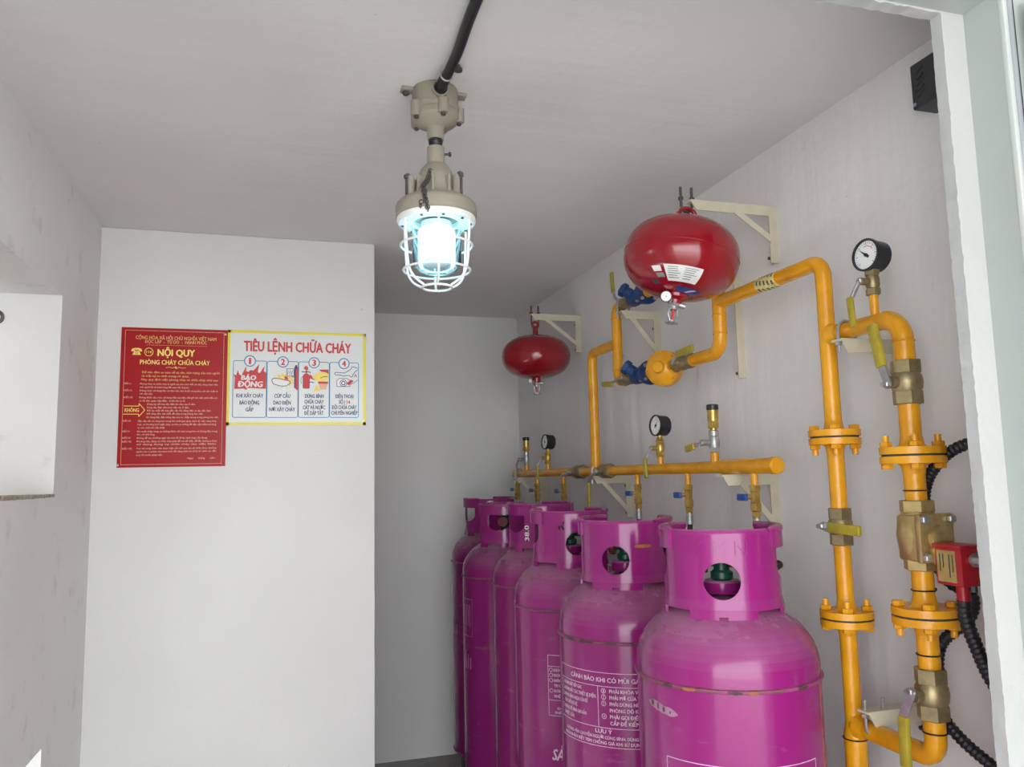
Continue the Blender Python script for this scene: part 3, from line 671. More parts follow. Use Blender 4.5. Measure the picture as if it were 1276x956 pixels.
MB().cyl(P3(1.098, 1.240, X+.006), P3(1.088, 1.240, X+.006), .012, n=20).hex(P3(1.089, 1.240, X+.006), P3(1.074, 1.240, X+.006), .0105).build('coil_nut', 'steel', svo)
MB().box(P3(1.127, 1.228, X-.0226), (.0008, .040, .054)).build('coil_name_plate', 'goldp', svo)
nm = MB(); nx = X-.0234
for k, (a, w) in enumerate(((1.140, .030), (1.133, .024), (1.120, .040), (1.113, .030))):
    nm.add([(nx, a+.0012, 1.249-w), (nx, a-.0012, 1.249-w), (nx, a-.0012, 1.249), (nx, a+.0012, 1.249)], [(0, 1, 2, 3)])
nm.build('name_plate_print', 'ink', svo)
MB().hex(P3(1.103, 1.197, X+.008), P3(1.103, 1.184, X+.008), .006).build('coil_screw', 'dsteel', svo)
pipe('loop_pipe', [P3(YE, 1.214), P3(YE, 1.150)], LR); flange(YE, 1.131, .0575, LR, False)
pipe('loop_pipe', [P3(YE, 1.112), P3(YE, 1.035)], LR)
v = ball_valve(P3(YE, .992), (0, 0, 1), .0280, .090, (-1, 0, 0), 'bronze')
lever(v, P3(YE, 1.0), (-1, 0, 0), [P3(YE+.012, .955, X-.056)], (Vector((0, .03, -1)), .090), .022, .011, r=.030)
pipe('loop_pipe', [P3(YE, .955), P3(YE, ZBt+.034)]+arc(P3(YE+.034, ZBt+.034), (0, -1, 0), (0, 0, -1), .034, 0, pi/2, 10)[1:]+[P3(YD, ZBt)], [LR]*11+[LR, PR])
MB().lathe([(.024, 0), (.0205, .016), (.0185, .022)], P3(YD-.016, ZBt), (0, -1, 0), 24, False).build('weld_tee', 'yel', PW)
# pressure gauges
def gauge(y, zb, zg, r=.0315, face=(-1, -.12, .05), lev=True, stub=.045, need=2.3, ld=-1):
    st = MB().cyl(P3(y, zb), P3(y, zb+stub), .0085, n=16).build('gauge_stub', 'yel', PW)
    zv = zb+stub
    v = MB().hex(P3(y, zv), P3(y, zv+.014), .0145).lathe([(.011, .012), (.0135, .02), (.0135, .034), (.011, .042)], P3(y, zv), (0, 0, 1), 18).hex(P3(y, zv+.04), P3(y, zv+.052), .0145)
    v.cyl(P3(y, zv+.027), P3(y, zv+.027, X-.030), .0075, n=12); vo = v.build('gauge_cock', 'brass' if y > 1.5 else 'bronze', PW)
    MB().hex(P3(y, zv+.027, X-.026), P3(y, zv+.027, X-.036), .0075).build('stem_nut', 'steel', vo)
    MB().tube([P3(y, zv+.027, X-.032), P3(y+.004, zv+.010, X-.040), P3(y+.008, zv-.004, X-.045)], .0045, 8).build('lever', 'steel', vo)
    MB().box(P3(y+.011, zv-.034, X-.047), (.009, .014, .062), .003, Matrix.Rotation(radians(-5), 3, 'X')).build('handle_grip', 'grip', vo)
    f = Vector(face).normalized(); c = P3(y, zg, X+.004)
    g = MB().lathe([(0, -.022), (r*.9, -.022), (r, -.018), (r, .012), (r*1.06, .013), (r*1.06, .020), (r*.94, .021), (r*.92, .0155), (0, .0155)], c, f, 40, False).build('pressure_gauge', 'black', PW)
    MB().cyl(P3(y, zv+.05), P3(y, zg-r+.003), .008, n=14).hex(P3(y, zv+.052), P3(y, zv+.061), .0115).build('gauge_stem', 'brass', g)
    e1 = Vector((0, 0, 1)).cross(f).normalized(); e2 = f.cross(e1)
    MB().cyl(c+f*.0157, c+f*.0163, r*.92, n=36).build('dial', 'paper', g)
    tk = MB(); o_ = c+f*.0168
    for k in range(25):
        a = radians(225-k*270/24); r0 = r*(.66 if k % 4 == 0 else .74); d = e1*cos(a)+e2*sin(a); w = e1*-sin(a)+e2*cos(a); t_ = r*.012 if k % 4 else r*.02
        tk.add([o_+d*r0-w*t_, o_+d*r*.84-w*t_, o_+d*r*.84+w*t_, o_+d*r0+w*t_], [(0, 1, 2, 3)])
    tk.build('dial_marks', 'ink', g)
    ar = MB(); va = []
    for k in range(9):
        a = radians(110-k*80/8); d = e1*cos(a)+e2*sin(a); va += [o_+d*r*.56, o_+d*r*.60]
    ar.add(va, [(2*k, 2*k+2, 2*k+3, 2*k+1) for k in range(8)]).build('dial_red_arc', 't_red', g)
    d = e1*cos(need)+e2*sin(need); w = e1*-sin(need)+e2*cos(need); o_ = c+f*.0178
    MB().add([o_-d*r*.28-w*r*.09, o_+d*r*.75, o_-d*r*.28+w*r*.09], [(0, 1, 2)]).cyl(c+f*.0165, c+f*.0195, r*.11, n=14).build('needle', 'black', g)
    MB().torus(c+f*.0185, f, r*.99, r*.05, 40, 8).build('gauge_rim', 'dsteel', g)
    return g
gauge(1.275, ZT+.012, 1.828, need=2.45); gauge(2.222, ZM+.012, 1.548, stub=.026, need=1.0); gauge(3.28, ZM+.012, 1.548, stub=.026, need=2.2)
# relief valves
def relief(y, mat, lev):
    z = ZM
    s_ = MB().cyl(P3(y, z+.01), P3(y, z+.044), .0115, n=16).build('relief_stub', 'yel', PW)
    v = MB().hex(P3(y, z+.040), P3(y, z+.054), .0145).lathe([(.012, .05), (.0145, .06), (.0145, .075), (.012, .085)], P3(y, z), (0, 0, 1), 18).cyl(P3(y, z+.084), P3(y, z+.101), .0135, n=18, ch=.002)
    v.cyl(P3(y, z+.067), P3(y, z+.067, X-.036), .008, n=12); vo = v.build('relief_cock', mat, PW)
    MB().hex(P3(y, z+.067, X-.030), P3(y, z+.067, X-.042), .0085).build('stem_nut', 'steel', vo)
    if lev == 'flat':
        MB().box(P3(y+.02, z+.062, X-.040), (.005, .03, .012), .001).build('lever', 'steel', vo); MB().box(P3(y+.058, z+.056, X-.042), (.010, .048, .018), .003, Matrix.Rotation(radians(-8), 3, 'X')).build('handle_grip', 'grip', vo)
    else:
        MB().tube([P3(y, z+.067, X-.038), P3(y+.012, z+.045, X-.046), P3(y+.016, z-.035, X-.048)], .0045, 8).build('lever', 'steel', vo)
    rv = MB().cyl(P3(y, z+.101), P3(y, z+.109), .010, n=16).hex(P3(y, z+.107), P3(y, z+.126), .0165).lathe([(.0145, .126), (.0150, .14), (.0150, .158), (.013, .160)], P3(y, z), (0, 0, 1), 20).build('relief_valve', 'brass', PW)
    MB().cyl(P3(y, z+.156), P3(y, z+.172), .0165, n=24, ch=.002).build('black_cap', 'black', rv)
relief(1.905, 'steel', 'flat'); relief(3.59, 'steel', 'down')
# drops to the cylinders
drops = [3.776, 3.437, 3.091, 2.392, 2.058, 1.725]
for k, y in enumerate(drops):
    yy = min(y, 3.745)
    MB().cyl(P3(yy, ZM-.012), P3(yy, 1.362), .0085, n=14).build('drop_stub', 'yel', PW)
    v = MB().hex(P3(yy, 1.366), P3(yy, 1.350), .0145).hex(P3(yy, 1.350), P3(yy, 1.322), .0125).hex(P3(yy, 1.322), P3(yy, 1.302), .0145).cyl(P3(yy, 1.337), P3(yy+.004, 1.337, X-.022), .006, n=10).build('drop_valve', 'brass', PW)
    MB().box(P3(yy+.018, 1.336, X-.026), (.009, .040, .017), .003).build('blue_handle', 'bluegrip', v)
    MB().hex(P3(yy, 1.301), P3(yy, 1.287), .0115).cyl(P3(yy, 1.289), P3(yy, 1.281), .009, n=12).build('hose_nut', 'brass', v)

# ------------------------------------------------------------------ hoses between drops and cylinders
for k, y in enumerate(drops):
    yy = min(y, 3.745); e = CY[k]; x, yc, dz, rz, _ = cyls[k]
    th = radians(rz); ox = Vector((cos(th), sin(th), 0)); base = Vector((x, yc, 1.213+dz))
    t = base+ox*.072
    names = ['at the far end of the header', 'second from the back wall', 'just behind the riser pipe', 'just in front of the riser pipe', 'between the middle gauge and the relief valve', 'under the capped end of the header']
    h = thing('gas_hose', P3(yy, 1.287), 'black gas hose on the drop valve '+names[k], 'hose', 'hoses between the header and the cylinders')
    MB().cyl(P3(yy, 1.284), P3(yy, 1.252), .0098, n=14, ch=.001).torus(P3(yy, 1.276), (0, 0, 1), .0098, .0012, 16, 6).torus(P3(yy, 1.264), (0, 0, 1), .0098, .0012, 16, 6).build('crimp_ferrule', 'steel', h)
    pts = smooth([P3(yy, 1.256), P3(yy, 1.215), P3(yy*.8+t.y*.2, 1.180, X-.006), (P3(yy, 1.17)+t)/2+Vector((0, 0, -.02)), t+ox*.045+Vector((0, 0, -.006)), t], 8)
    MB().tube(pts, .0075, 10).build('hose', 'rubber', h)

# ------------------------------------------------------------------ wall brackets
def bracket(name, y, z, xf, leg, label, w=.030, brace=None, ubolt=None, cat='bracket', top=True, thick=.0045, bolts=(.85,)):
    b = thing(name, (XR, y, z-leg), label, cat)
    zt = z; t = thick
    a = MB().extr([(xf+.010, 0), (XR, 0), (XR-w*.9, -w), (xf+.026, -w)], (0, y+t, zt), (1, 0, 0), (0, 0, 1), t)
    if top: a.box(((xf+XR)/2+.004, y+w/2+t*.5, zt-t/2-.0006), (XR-xf-.010, w, t))
    a.build('arm', 'cream', b)
    g = MB().extr([(XR, 0), (XR, -leg), (XR-w*.9, -leg), (XR-w*.9, -w)], (0, y+t, zt), (1, 0, 0), (0, 0, 1), t)
    g.box((XR-t/2-.0006, y+w/2+t*.5, zt-leg/2-.003), (t, w, leg-.008)); g.build('leg', 'cream', b)
    if brace:
        x1, z1 = brace; p = Vector((x1, y+.001, zt-w*.8)); q = Vector((XR-w*.7, y+.001, zt-z1)); d = q-p
        R3 = Matrix((d.normalized(), Vector((0, 1, 0)), d.normalized().cross(Vector((0, 1, 0))))).transposed()
        MB().box((p+q)/2-Vector((0, .003, 0)), (d.length, .004, .016), 0, R3).build('brace', 'cream', b)
    for f in bolts:
        MB().hex((XR-t, y+w*.55, zt-leg*f), (XR-t-.008, y+w*.55, zt-leg*f), .008).cyl((XR-t, y+w*.55, zt-leg*f), (XR-t-.018, y+w*.55, zt-leg*f), .0045, n=10).build('wall_bolt', 'dsteel', b)
    if ubolt == 'down' or ubolt == 'up':
        pr_ = PR+.004; s_ = 1 if ubolt == 'up' else -1; zc = {'up': zt+PR, 'down': zt-w}[ubolt]; yc = y+w*.5
        P = [Vector((X-pr_, yc, zt-.028*s_ if ubolt == 'up' else zt+.02)), Vector((X-pr_, yc, zc))]+[Vector((X-pr_*cos(a), yc, zc+s_*pr_*sin(a))) for a in [pi*i/8 for i in range(1, 8)]]+[Vector((X+pr_, yc, zc)), Vector((X+pr_, yc, zt-.028*s_ if ubolt == 'up' else zt+.02))]
        ub = MB().tube(P, .0035, 8).build('u_bolt', 'steel', b)
        for xx in (X-pr_, X+pr_): MB().hex((xx, yc, zt-.006), (xx, yc, zt-.014), .0075).build('u_bolt_nut', 'steel', ub)
    return b
zb = ZM-.0205
bracket('pipe_bracket', 1.815, zb-.0, 1.105, .175, 'cream angle bracket under the capped end of the gas header', .028, (1.17, .13), None, bolts=(.9,))
bracket('pipe_bracket', 2.715, ZM-.0175, 1.115, .155, 'cream angle bracket under the header beside the riser pipe', .028, (1.165, .13), 'up', bolts=(.25, .9))
bracket('pipe_bracket', 3.70, ZM-.0175, 1.115, .175, 'cream angle bracket under the far end of the header', .028, (1.16, .12), 'up', bolts=(.35, .9))
bracket('pipe_bracket', 2.437, ZU-.024, 1.125, .165, 'cream angle bracket carrying the upper regulator branch behind the labelled red ball', .028, (1.17, .14), 'up', bolts=(.35, .8))
bracket('pipe_bracket', 1.935, ZU-.021, 1.12, .30, 'cream angle bracket carrying the outlet pipes, with a long rusty wall leg', .026, None, None, bolts=(.95,))
bracket('pipe_bracket', 1.345, ZT-.0185, 1.115, .125, 'cream angle bracket under the top of the shut-off loop', .030, (1.20, .12), 'up', bolts=(.9,))
bracket('pipe_bracket', 1.345, ZBt+.046, 1.115, .060, 'cream angle bracket over the bottom of the shut-off loop', .030, None, 'down', bolts=(.8,))

# ------------------------------------------------------------------ hanging fire extinguisher balls
def ballfn(c, a, b, pw=2.35):
    c = Vector(c)
    def f(az, t, off=0.):      # az seen from the door, t from -1 (bottom) to 1 (top)
        ct = max(0., 1-abs(t)**pw)**(1/pw); n = Vector((sin(az)*ct*b/a, -cos(az)*ct*b/a, t*a/b)).normalized()
        return c+Vector((sin(az)*a*ct, -cos(az)*a*ct, t*b))+n*off
    return f
def fire_ball(c, a, b, zarm, label, big, tilt=0.):
    c = Vector(c); top = c.z+b
    e = thing('fire_extinguisher_ball', (c.x, c.y, c.z-b-.06), label, 'fire extinguisher', 'hanging fire extinguisher balls')
    pr_ = []; N = 40; pw = 2.35
    for i in range(N+1):
        th = -pi/2+pi*i/N; s_, q = sin(th), cos(th)
        pr_.append((a*abs(q)**(2/pw) if q > 1e-9 else 0, b*math.copysign(abs(s_)**(2/pw), s_)))
    bo = MB().lathe(pr_, c, (0, 0, 1), 64, False).build('shell', 'ball', e)
    MB().torus(c+Vector((0, 0, .0)), (0, 0, 1), a, .0010, 64, 6).build('shell_seam', 'ball', bo)
    if not big:
        MB().cyl((c.x, c.y, top-.004), (c.x, c.y, top+.034), .011, n=18, ch=.002).build('neck', 'ball', e)
        MB().torus((c.x, c.y, top+.046), (0, 1, 0), .013, .0055, 24, 10).build('hanging_eye', 'ball', e); ze = top+.046
    else:
        P = [Vector((c.x-.030, c.y, top-.004)), Vector((c.x-.027, c.y, top+.016))]+[Vector((c.x-.022*cos(t), c.y, top+.020+.016*sin(t))) for t in [pi*i/8 for i in range(9)]]+[Vector((c.x+.027, c.y, top+.016)), Vector((c.x+.030, c.y, top-.004))]
        MB().tube(P, .0055, 10).build('hanging_eye', 'ball', e); ze = top+.034
    # bottom boss and sprinkler head
    zb_ = c.z-b
    MB().lathe([(.034 if big else .020, .010), (.030 if big else .018, -.006), (.018, -.012), (.016, -.02)], (c.x, c.y, zb_), (0, 0, 1), 24).build('valve_boss', 'ball', e)
    hd = MB().hex((c.x, c.y, zb_-.016), (c.x, c.y, zb_-.028), .016).cyl((c.x, c.y, zb_-.028), (c.x, c.y, zb_-.036), .011, n=16)
    hd.cyl((c.x, c.y, zb_-.018), (c.x+.026, c.y-.008, zb_-.022), .007, n=12).cyl((c.x, c.y, zb_-.018), (c.x-.028, c.y-.012, zb_-.012), .006, n=12)
    for s_ in (-1, 1): hd.tube([(c.x+s_*.010, c.y, zb_-.034), (c.x+s_*.013, c.y, zb_-.048), (c.x+s_*.005, c.y, zb_-.064)], .0022, 8)
    hd.cyl((c.x, c.y, zb_-.062), (c.x, c.y, zb_-.070), .006, n=12)
    ho = hd.build('sprinkler_head', 'steel', e)
    MB().cyl((c.x, c.y, zb_-.036), (c.x, c.y, zb_-.062), .0032, n=10).build('heat_bulb', 't_red', ho)
    dd = MB().cyl((c.x, c.y, zb_-.069), (c.x, c.y, zb_-.071), .007, n=16)
    for k in range(12):
        t = 2*pi*k/12; dd.box((c.x+.011*cos(t), c.y+.011*sin(t), zb_-.0695), (.012, .0035, .0014), 0, Matrix.Rotation(t, 3, 'Z'))
    dd.build('deflector', 'steel', ho)
    g0 = Vector((c.x-.032, c.y-.015, zb_-.012)); gd = Vector((-.45, -.85, -.2)).normalized()
    go = MB().cyl(g0-gd*.004, g0+gd*.006, .014 if big else .009, n=24, ch=.001).build('small_gauge', 'dsteel', e)
    MB().cyl(g0+gd*.006, g0+gd*.0068, .0122 if big else .0075, n=24).build('dial', 'paper', go)
    MB().add([g0+gd*.0074+Vector((-.002, 0, -.001)), g0+gd*.0074+Vector((.002, 0, -.002)), g0+gd*.0074+Vector((.005, 0, .006))], [(0, 1, 2)]).build('needle', 'ink', go)
    if big:
        f = ballfn(c, a, b); fz = math.atan2(-c.x, -c.y); az0 = -math.atan2(c.x, c.y)
        def patch(azc, tc, waz, ht, skew, off, nx=10, ny=6):
            vs = []; fs = []
            for j in range(ny+1):
                for i in range(nx+1):
                    u = (i/nx-.5); w = (j/ny-.5); vs.append(f(az0+azc+u*waz+skew*w, tc+w*ht+u*.0, off))
            for j in range(ny):
                for i in range(nx): fs.append((j*(nx+1)+i, j*(nx+1)+i+1, (j+1)*(nx+1)+i+1, (j+1)*(nx+1)+i))
            return MB().add(vs, fs)
        lab_ = patch(.16, -.74, .80, .27, -.05, .0008).build('label_sticker', 'paper', e)
        lp = MB()
        for k in range(6):
            for j in range(2):
                u0 = -.34+j*.35; tt = -.65-k*.036; w_ = .29*random.uniform(.6, 1)
                vs = [f(az0+.16+u0+w_*i/4, tt+s_, .0014) for i in range(5) for s_ in (0, .009)]
                lp.add(vs, [(2*i, 2*i+2, 2*i+3, 2*i+1) for i in range(4)])
        lp.build('label_print', 'ink', lab_)
        patch(-.42, -.68, .19, .10, -.02, .0008).build('sticker', 'paper', e); patch(-.38, -.79, .20, .07, -.02, .0008).build('sticker', 'steel', e)
        patch(-.62, -.88, .24, .055, -.02, .0008).build('sticker', 'ink', e)
        bl = patch(.62, -.955, 1.15, .055, .0, .0008, 16).build('blue_sticker', 'bluep', e)
        patch(.72, -.955, .16, .04, .25, .0014, 4, 3).build('sticker_stripe', 't_pink', bl)
    if tilt:
        h_ = b+.06; e.rotation_euler[1] = tilt; e.location = c+Vector((-h_*sin(tilt), 0, -h_*cos(tilt)))
    return ze
bracket('ball_bracket', 1.752, 2.106, 1.015, .155, 'cream angle bracket holding up the labelled red ball', .027, (1.155, .095), None, bolts=(.9,))
bracket('ball_bracket', 3.179, 2.100, 1.045, .165, 'cream angle bracket holding up the plain red ball', .027, (1.12, .13), None, bolts=(.25, .92))
fire_ball((.975, 1.727, 1.9365), .1435, .100, 2.106, 'red extinguisher ball with white label, tilted in front of the upper pipes', True, radians(12))
fire_ball((1.076, 3.19, 1.912), .148, .094, 2.100, 'plain red extinguisher ball hanging in front of the back alcove wall', False)
def hook(x, y, zarm, ze, label, w=.030):
    h = thing('hanging_u_bolt', (x, y, ze-.012), label, 'hook')
    d = .016
    P = [Vector((x-d, y, zarm+.036)), Vector((x-d, y, zarm-.015))]+[Vector((x-d*cos(t), y, ze-.0+.012-.020*sin(t))) for t in [pi*i/8 for i in range(9)]]+[Vector((x+d, y, zarm-.015)), Vector((x+d, y, zarm+.036))]
    MB().tube(P, .0038, 10).build('bolt_rod', 'dsteel', h)
    for s_ in (-1, 1): MB().hex((x+s_*d, y, zarm+.001), (x+s_*d, y, zarm+.009), .0078).build('nut', 'dsteel', h)
hook(1.022, 1.768, 2.107, 2.083, 'dark steel bolt hook on the bracket of the labelled red ball'); hook(1.076, 3.192, 2.101, 2.052, 'dark steel bolt hook on the bracket of the plain red ball')

# ------------------------------------------------------------------ caged ceiling lamp
LX, LY = .338, 1.672
L0 = Vector((LX, LY, 0))
lamp = thing('ceiling_lamp', (LX, LY, ZC), 'lit caged ceiling lamp with warm grey housing and white wire guard', 'lamp')
def lz(prof, n=36): return MB().lathe(prof, L0, (0, 0, 1), n, False)
def pol(r, a, z): return Vector((LX+r*cos(a), LY+r*sin(a), z))
jb = lz([(0, ZC), (.050, ZC), (.052, ZC-.004), (.052, 2.232), (.055, 2.230), (.055, 2.222), (.052, 2.220), (.054, 2.215), (.054, 2.205), (.046, 2.196), (.024, 2.190), (.0195, 2.186), (.0185, 2.158), (0, 2.158)])
for k in range(5):
    a = radians(-90+k*72+8); jb.cyl(pol(.053, a, 2.234), pol(.053, a, 2.200), .0125, n=14, ch=.002)
jb.cyl((LX, LY-.02, 2.252), (LX, LY-.062, 2.252), .0185, n=22); jb.box((LX-.058, LY+.006, ZC-.004), (.038, .026, .008), .002); jb.box((LX+.058, LY+.006, ZC-.004), (.03, .026, .008), .002)
jbo = jb.build('junction_box', 'grey', lamp)
for k in range(5):
    a = radians(-90+k*72+8); MB().hex(pol(.053, a, 2.200), pol(.053, a, 2.194), .0055, .0008).build('cover_screw', 'dsteel', jbo)
MB().hex((LX-.066, LY+.006, ZC-.008), (LX-.066, LY+.006, ZC-.016), .008).build('fixing_bolt', 'dsteel', jbo)
MB().cyl((LX, LY-.0635, 2.252), (LX, LY-.0615, 2.252), .0155, n=20).build('gland_packing', 'rubber', jbo)
MB().lathe([(.0150, 2.160), (.0162, 2.156), (.0162, 2.150), (.0150, 2.148), (.0150, 2.138)], L0, (0, 0, 1), 22).build('threaded_nipple', 'black', lamp)
hs = lz([(0, 2.140), (.0185, 2.140), (.0195, 2.137), (.0195, 2.100), (.024, 2.098), (.034, 2.086), (.040, 2.072), (.044, 2.068), (.047, 2.050), (.052, 2.030), (.062, 2.018), (.080, 2.012), (.088, 2.004), (.090, 1.998), (.090, 1.978), (.086, 1.974), (0, 1.974)], 48)
for k in range(10): a = 2*pi*k/10; hs.box(pol(.050, a, 2.035), (.020, .005, .050), .001, Matrix.Rotation(a, 3, 'Z'))
for k in range(3): a = radians(-100+k*120-70); hs.box(pol(.061, a, 2.036), (.014, .022, .052), .003, Matrix.Rotation(a, 3, 'Z'))
hso = hs.build('lamp_housing', 'grey', lamp)
for k in range(3):
    a = radians(-100+k*120-70)
    MB().tube([pol(.070, a, 1.998), pol(.070, a, 2.060)]+[pol(.066+.004*cos(t), a, 2.060+.008*sin(t)) for t in (.5, 1.2, 2, 2.8)], .0028, 8).hex(pol(.068, a, 2.056), pol(.068, a, 2.066), .0075).build('eye_bolt', 'dsteel', hso)
MB().cyl((LX+.018, LY, 2.126), (LX+.034, LY, 2.128), .0025, n=10).hex((LX+.030, LY, 2.1275), (LX+.035, LY, 2.128), .006, .0008).build('set_screw', 'dsteel', hso)
rm = lz([(.050, 1.974), (.087, 1.974), (.0875, 1.966), (.084, 1.961), (.060, 1.960), (.050, 1.964), (.050, 1.974)], 48).build('white_ring', 'white', lamp)
for k in range(10): a = 2*pi*(k+.5)/10; MB().cyl(pol(.076, a, 1.961), pol(.076, a, 1.958), .0032, n=10).build('ring_screw', 'dsteel', rm)
gp = [(.055, 1.966), (.055, 1.90), (.054, 1.875)]+[(.054*cos(t), 1.875-.030*sin(t)) for t in [pi/2*i/8 for i in range(1, 9)]]
lz(gp, 40).build('glass_globe', 'glass', lamp)
lz([(0, 1.965), (.034, 1.965), (.034, 1.952), (.0, 1.952)], 30).build('bulb_holder', 'white', lamp)
lz([(0, 1.952), (.036, 1.950), (.041, 1.944), (.041, 1.893), (.036, 1.884), (0, 1.882)], 36).build('bulb', 'lamp', lamp)
lz([(.0, 1.882), (.030, 1.879), (.030, 1.872), (.022, 1.866), (0, 1.864)], 30).build('bulb_tip', 'white', lamp)
wg = []
for k in range(6):
    a = 2*pi*k/6+radians(22)
    path = smooth([pol(.080, a, 1.966), pol(.079, a, 1.925), pol(.076, a, 1.88), pol(.071, a, 1.853), pol(.058, a, 1.834), pol(.034, a, 1.820)], 6)
    MB().tube(path, .0027, 8).build('guard_wire', 'white', lamp)
for z, r in ((1.912, .0795), (1.856, .0735), (1.818, .033)): MB().torus((LX, LY, z), (0, 0, 1), r, .0027, 48, 8).build('guard_ring', 'white', lamp)
ch = MB(); p = pol(.042, radians(-118), 2.070); q = pol(.078, radians(-115), 1.955)
cp_ = smooth([p, p+Vector((-.010, -.014, -.028)), pol(.088, radians(-120), 2.016), pol(.094, radians(-116), 1.992), q+Vector((0, -.010, .006))], 7); cp_ = resample(cp_, .0085)
for k, c_ in enumerate(cp_): ch.torus(c_, ((1, 0, 0) if k % 2 else (0, 1, 0)), .0048, .0011, 12, 6)
for k in range(6): ch.torus(cp_[len(cp_)//2]+Vector((.006*sin(k), -.004, -.008*k-.004)), ((1, .3, 0) if k % 2 else (.2, 1, 0)), .0048, .0011, 12, 6)
ch.build('safety_chain', 'dsteel', lamp)
# conduit feeding it
cdt = thing('flexible_conduit', (LX, 1.3, ZC-.03), 'black conduit running under the ceiling to the caged lamp', 'conduit')
pts = smooth([(LX, LY-.040, 2.252), (LX+.001, LY-.075, 2.252), (LX+.004, LY-.12, 2.256), (LX+.008, LY-.20, 2.2625), (LX+.004, 1.35, 2.2645), (LX+.002, 1.12, 2.2645), (LX, YF+.024, 2.2645)], 10)
pp = resample(pts, .004); MB().tube(pp, [.0112 if i % 2 else .0104 for i in range(len(pp))], 14).build('conduit_tube', 'rubber', cdt)
MB().tube(smooth([(LX, LY-.055, 2.252), (LX+.001, LY-.085, 2.2535), (LX+.003, LY-.108, 2.2555)], 5), .0124, 14).build('conduit_end_sleeve', 'rubber', cdt)
MB().torus((LX+.003, LY-.108, 2.2558), (0.05, -1, .1), .0118, .0022, 24, 8).build('clip_band', 'steel', cdt)
MB().lathe([(.0, -.006), (.009, -.006), (.009, 0), (.004, .003), (.004, .010), (0, .010)], (LX+.026, LY-.122, 2.268), (0, 0, 1), 14, False).build('clip_screw', 'dsteel', cdt)

# ------------------------------------------------------------------ black louvred box high on the right wall
bx_ = thing('vent_box', (XR, 1.13, 2.115), 'black louvred metal box high on the wall beside the doorway', 'box')
vb = MB().box((XR-.030, 1.128, 2.162), (.060, .164, .094), .003)
vbo = vb.build('case', 'boxgrey', bx_)
for k in range(5): MB().box((XR-.0605, 1.187, 2.190-k*.0125), (.003, .020, .004), .001, Matrix.Rotation(radians(-24), 3, 'X')).build('louvre', 'gap', bx_)
MB().cyl((XR-.060, 1.202, 2.124), (XR-.0625, 1.202, 2.124), .004, n=12).build('screw', 'steel', bx_)

# ------------------------------------------------------------------ corrugated conduits and ties at the loop
def corrugated(P, r, name, label):
    pp = resample(smooth(P, 14), .0022); k = 0; rr = []
    for i in range(len(pp)): rr.append(r*(1.0 if (i % 4) in (0, 1) else .86))
    e = MB().tube(pp, rr, 12).build(name, 'rubber', None, 60, pp[-1])
    return tag(e, label, 'conduit')
corrugated([(1.235, 1.03, 1.470), (1.225, 1.09, 1.455), (1.20, 1.16, 1.432), (1.192, 1.205, 1.395), (1.1955, 1.232, 1.355), (1.205, 1.245, 1.30), (1.203, 1.235, 1.235), (1.200, 1.195, 1.188), (1.232, 1.18, 1.165), (1.237, 1.195, 1.12), (1.205, 1.232, 1.07), (1.196, 1.238, 1.0), (1.196, 1.235, .945), (1.205, 1.20, .905), (1.225, 1.14, .865), (1.24, 1.05, .82)], .0115, 'corrugated_conduit', 'black corrugated conduit tied along the side of the shut-off loop')
corrugated([(X, 1.118, 1.170), (X+.002, 1.120, 1.140), (1.165, 1.115, 1.09), (1.185, 1.105, 1.03), (1.215, 1.075, .965), (1.245, 1.04, .90), (1.25, 1.02, .80)], .0125, 'corrugated_conduit', 'black corrugated conduit dropping from the red solenoid coil')
corrugated([(1.185, 1.452, .87), (1.1855, 1.452, .70), (1.186, 1.45, .40), (1.19, 1.45, .02)], .0095, 'corrugated_conduit', 'black corrugated conduit running down beside the lower main pipe')
def tie(c, r, label, d=(0, 0, 1)):
    t = MB().torus(c, d, r+.0012, .0015, 28, 6); t.box(Vector(c)+Vector((r+.004, -.002, 0)), (.007, .006, .005), .001)
    return tag(t.build('cable_tie', 'rubber', None, 38, c), label, 'cable tie', 'cable ties on the pipes')
tie((X, YE, 1.358), LR, 'black cable tie on the pipe just above the brass solenoid valve'); tie((X, YE, 1.176), LR, 'black cable tie on the pipe just below the brass solenoid valve')
tie((X, YE, 1.061), LR, 'black cable tie on the pipe under the lower loop flange'); tie((X, YE, .925), LR, 'black cable tie under the lowest ball valve of the loop'); tie((X, YD, .852), .0222, 'black cable tie at the joint of the lower main pipe')

# ------------------------------------------------------------------ hook ring on the reveal of the upper wall opening
hr = MB().torus((-.733, y2-.004, 1.862), (0, 1, 0), .016, .0045, 24, 8).cyl((-.733, y2, 1.862), (-.733, y2-.006, 1.862), .006, n=12)
tag(hr.build('hook_ring', 'dsteel', None, 38, (-.733, y2, 1.862)), 'dark ring on the far side of the wall opening', 'ring')

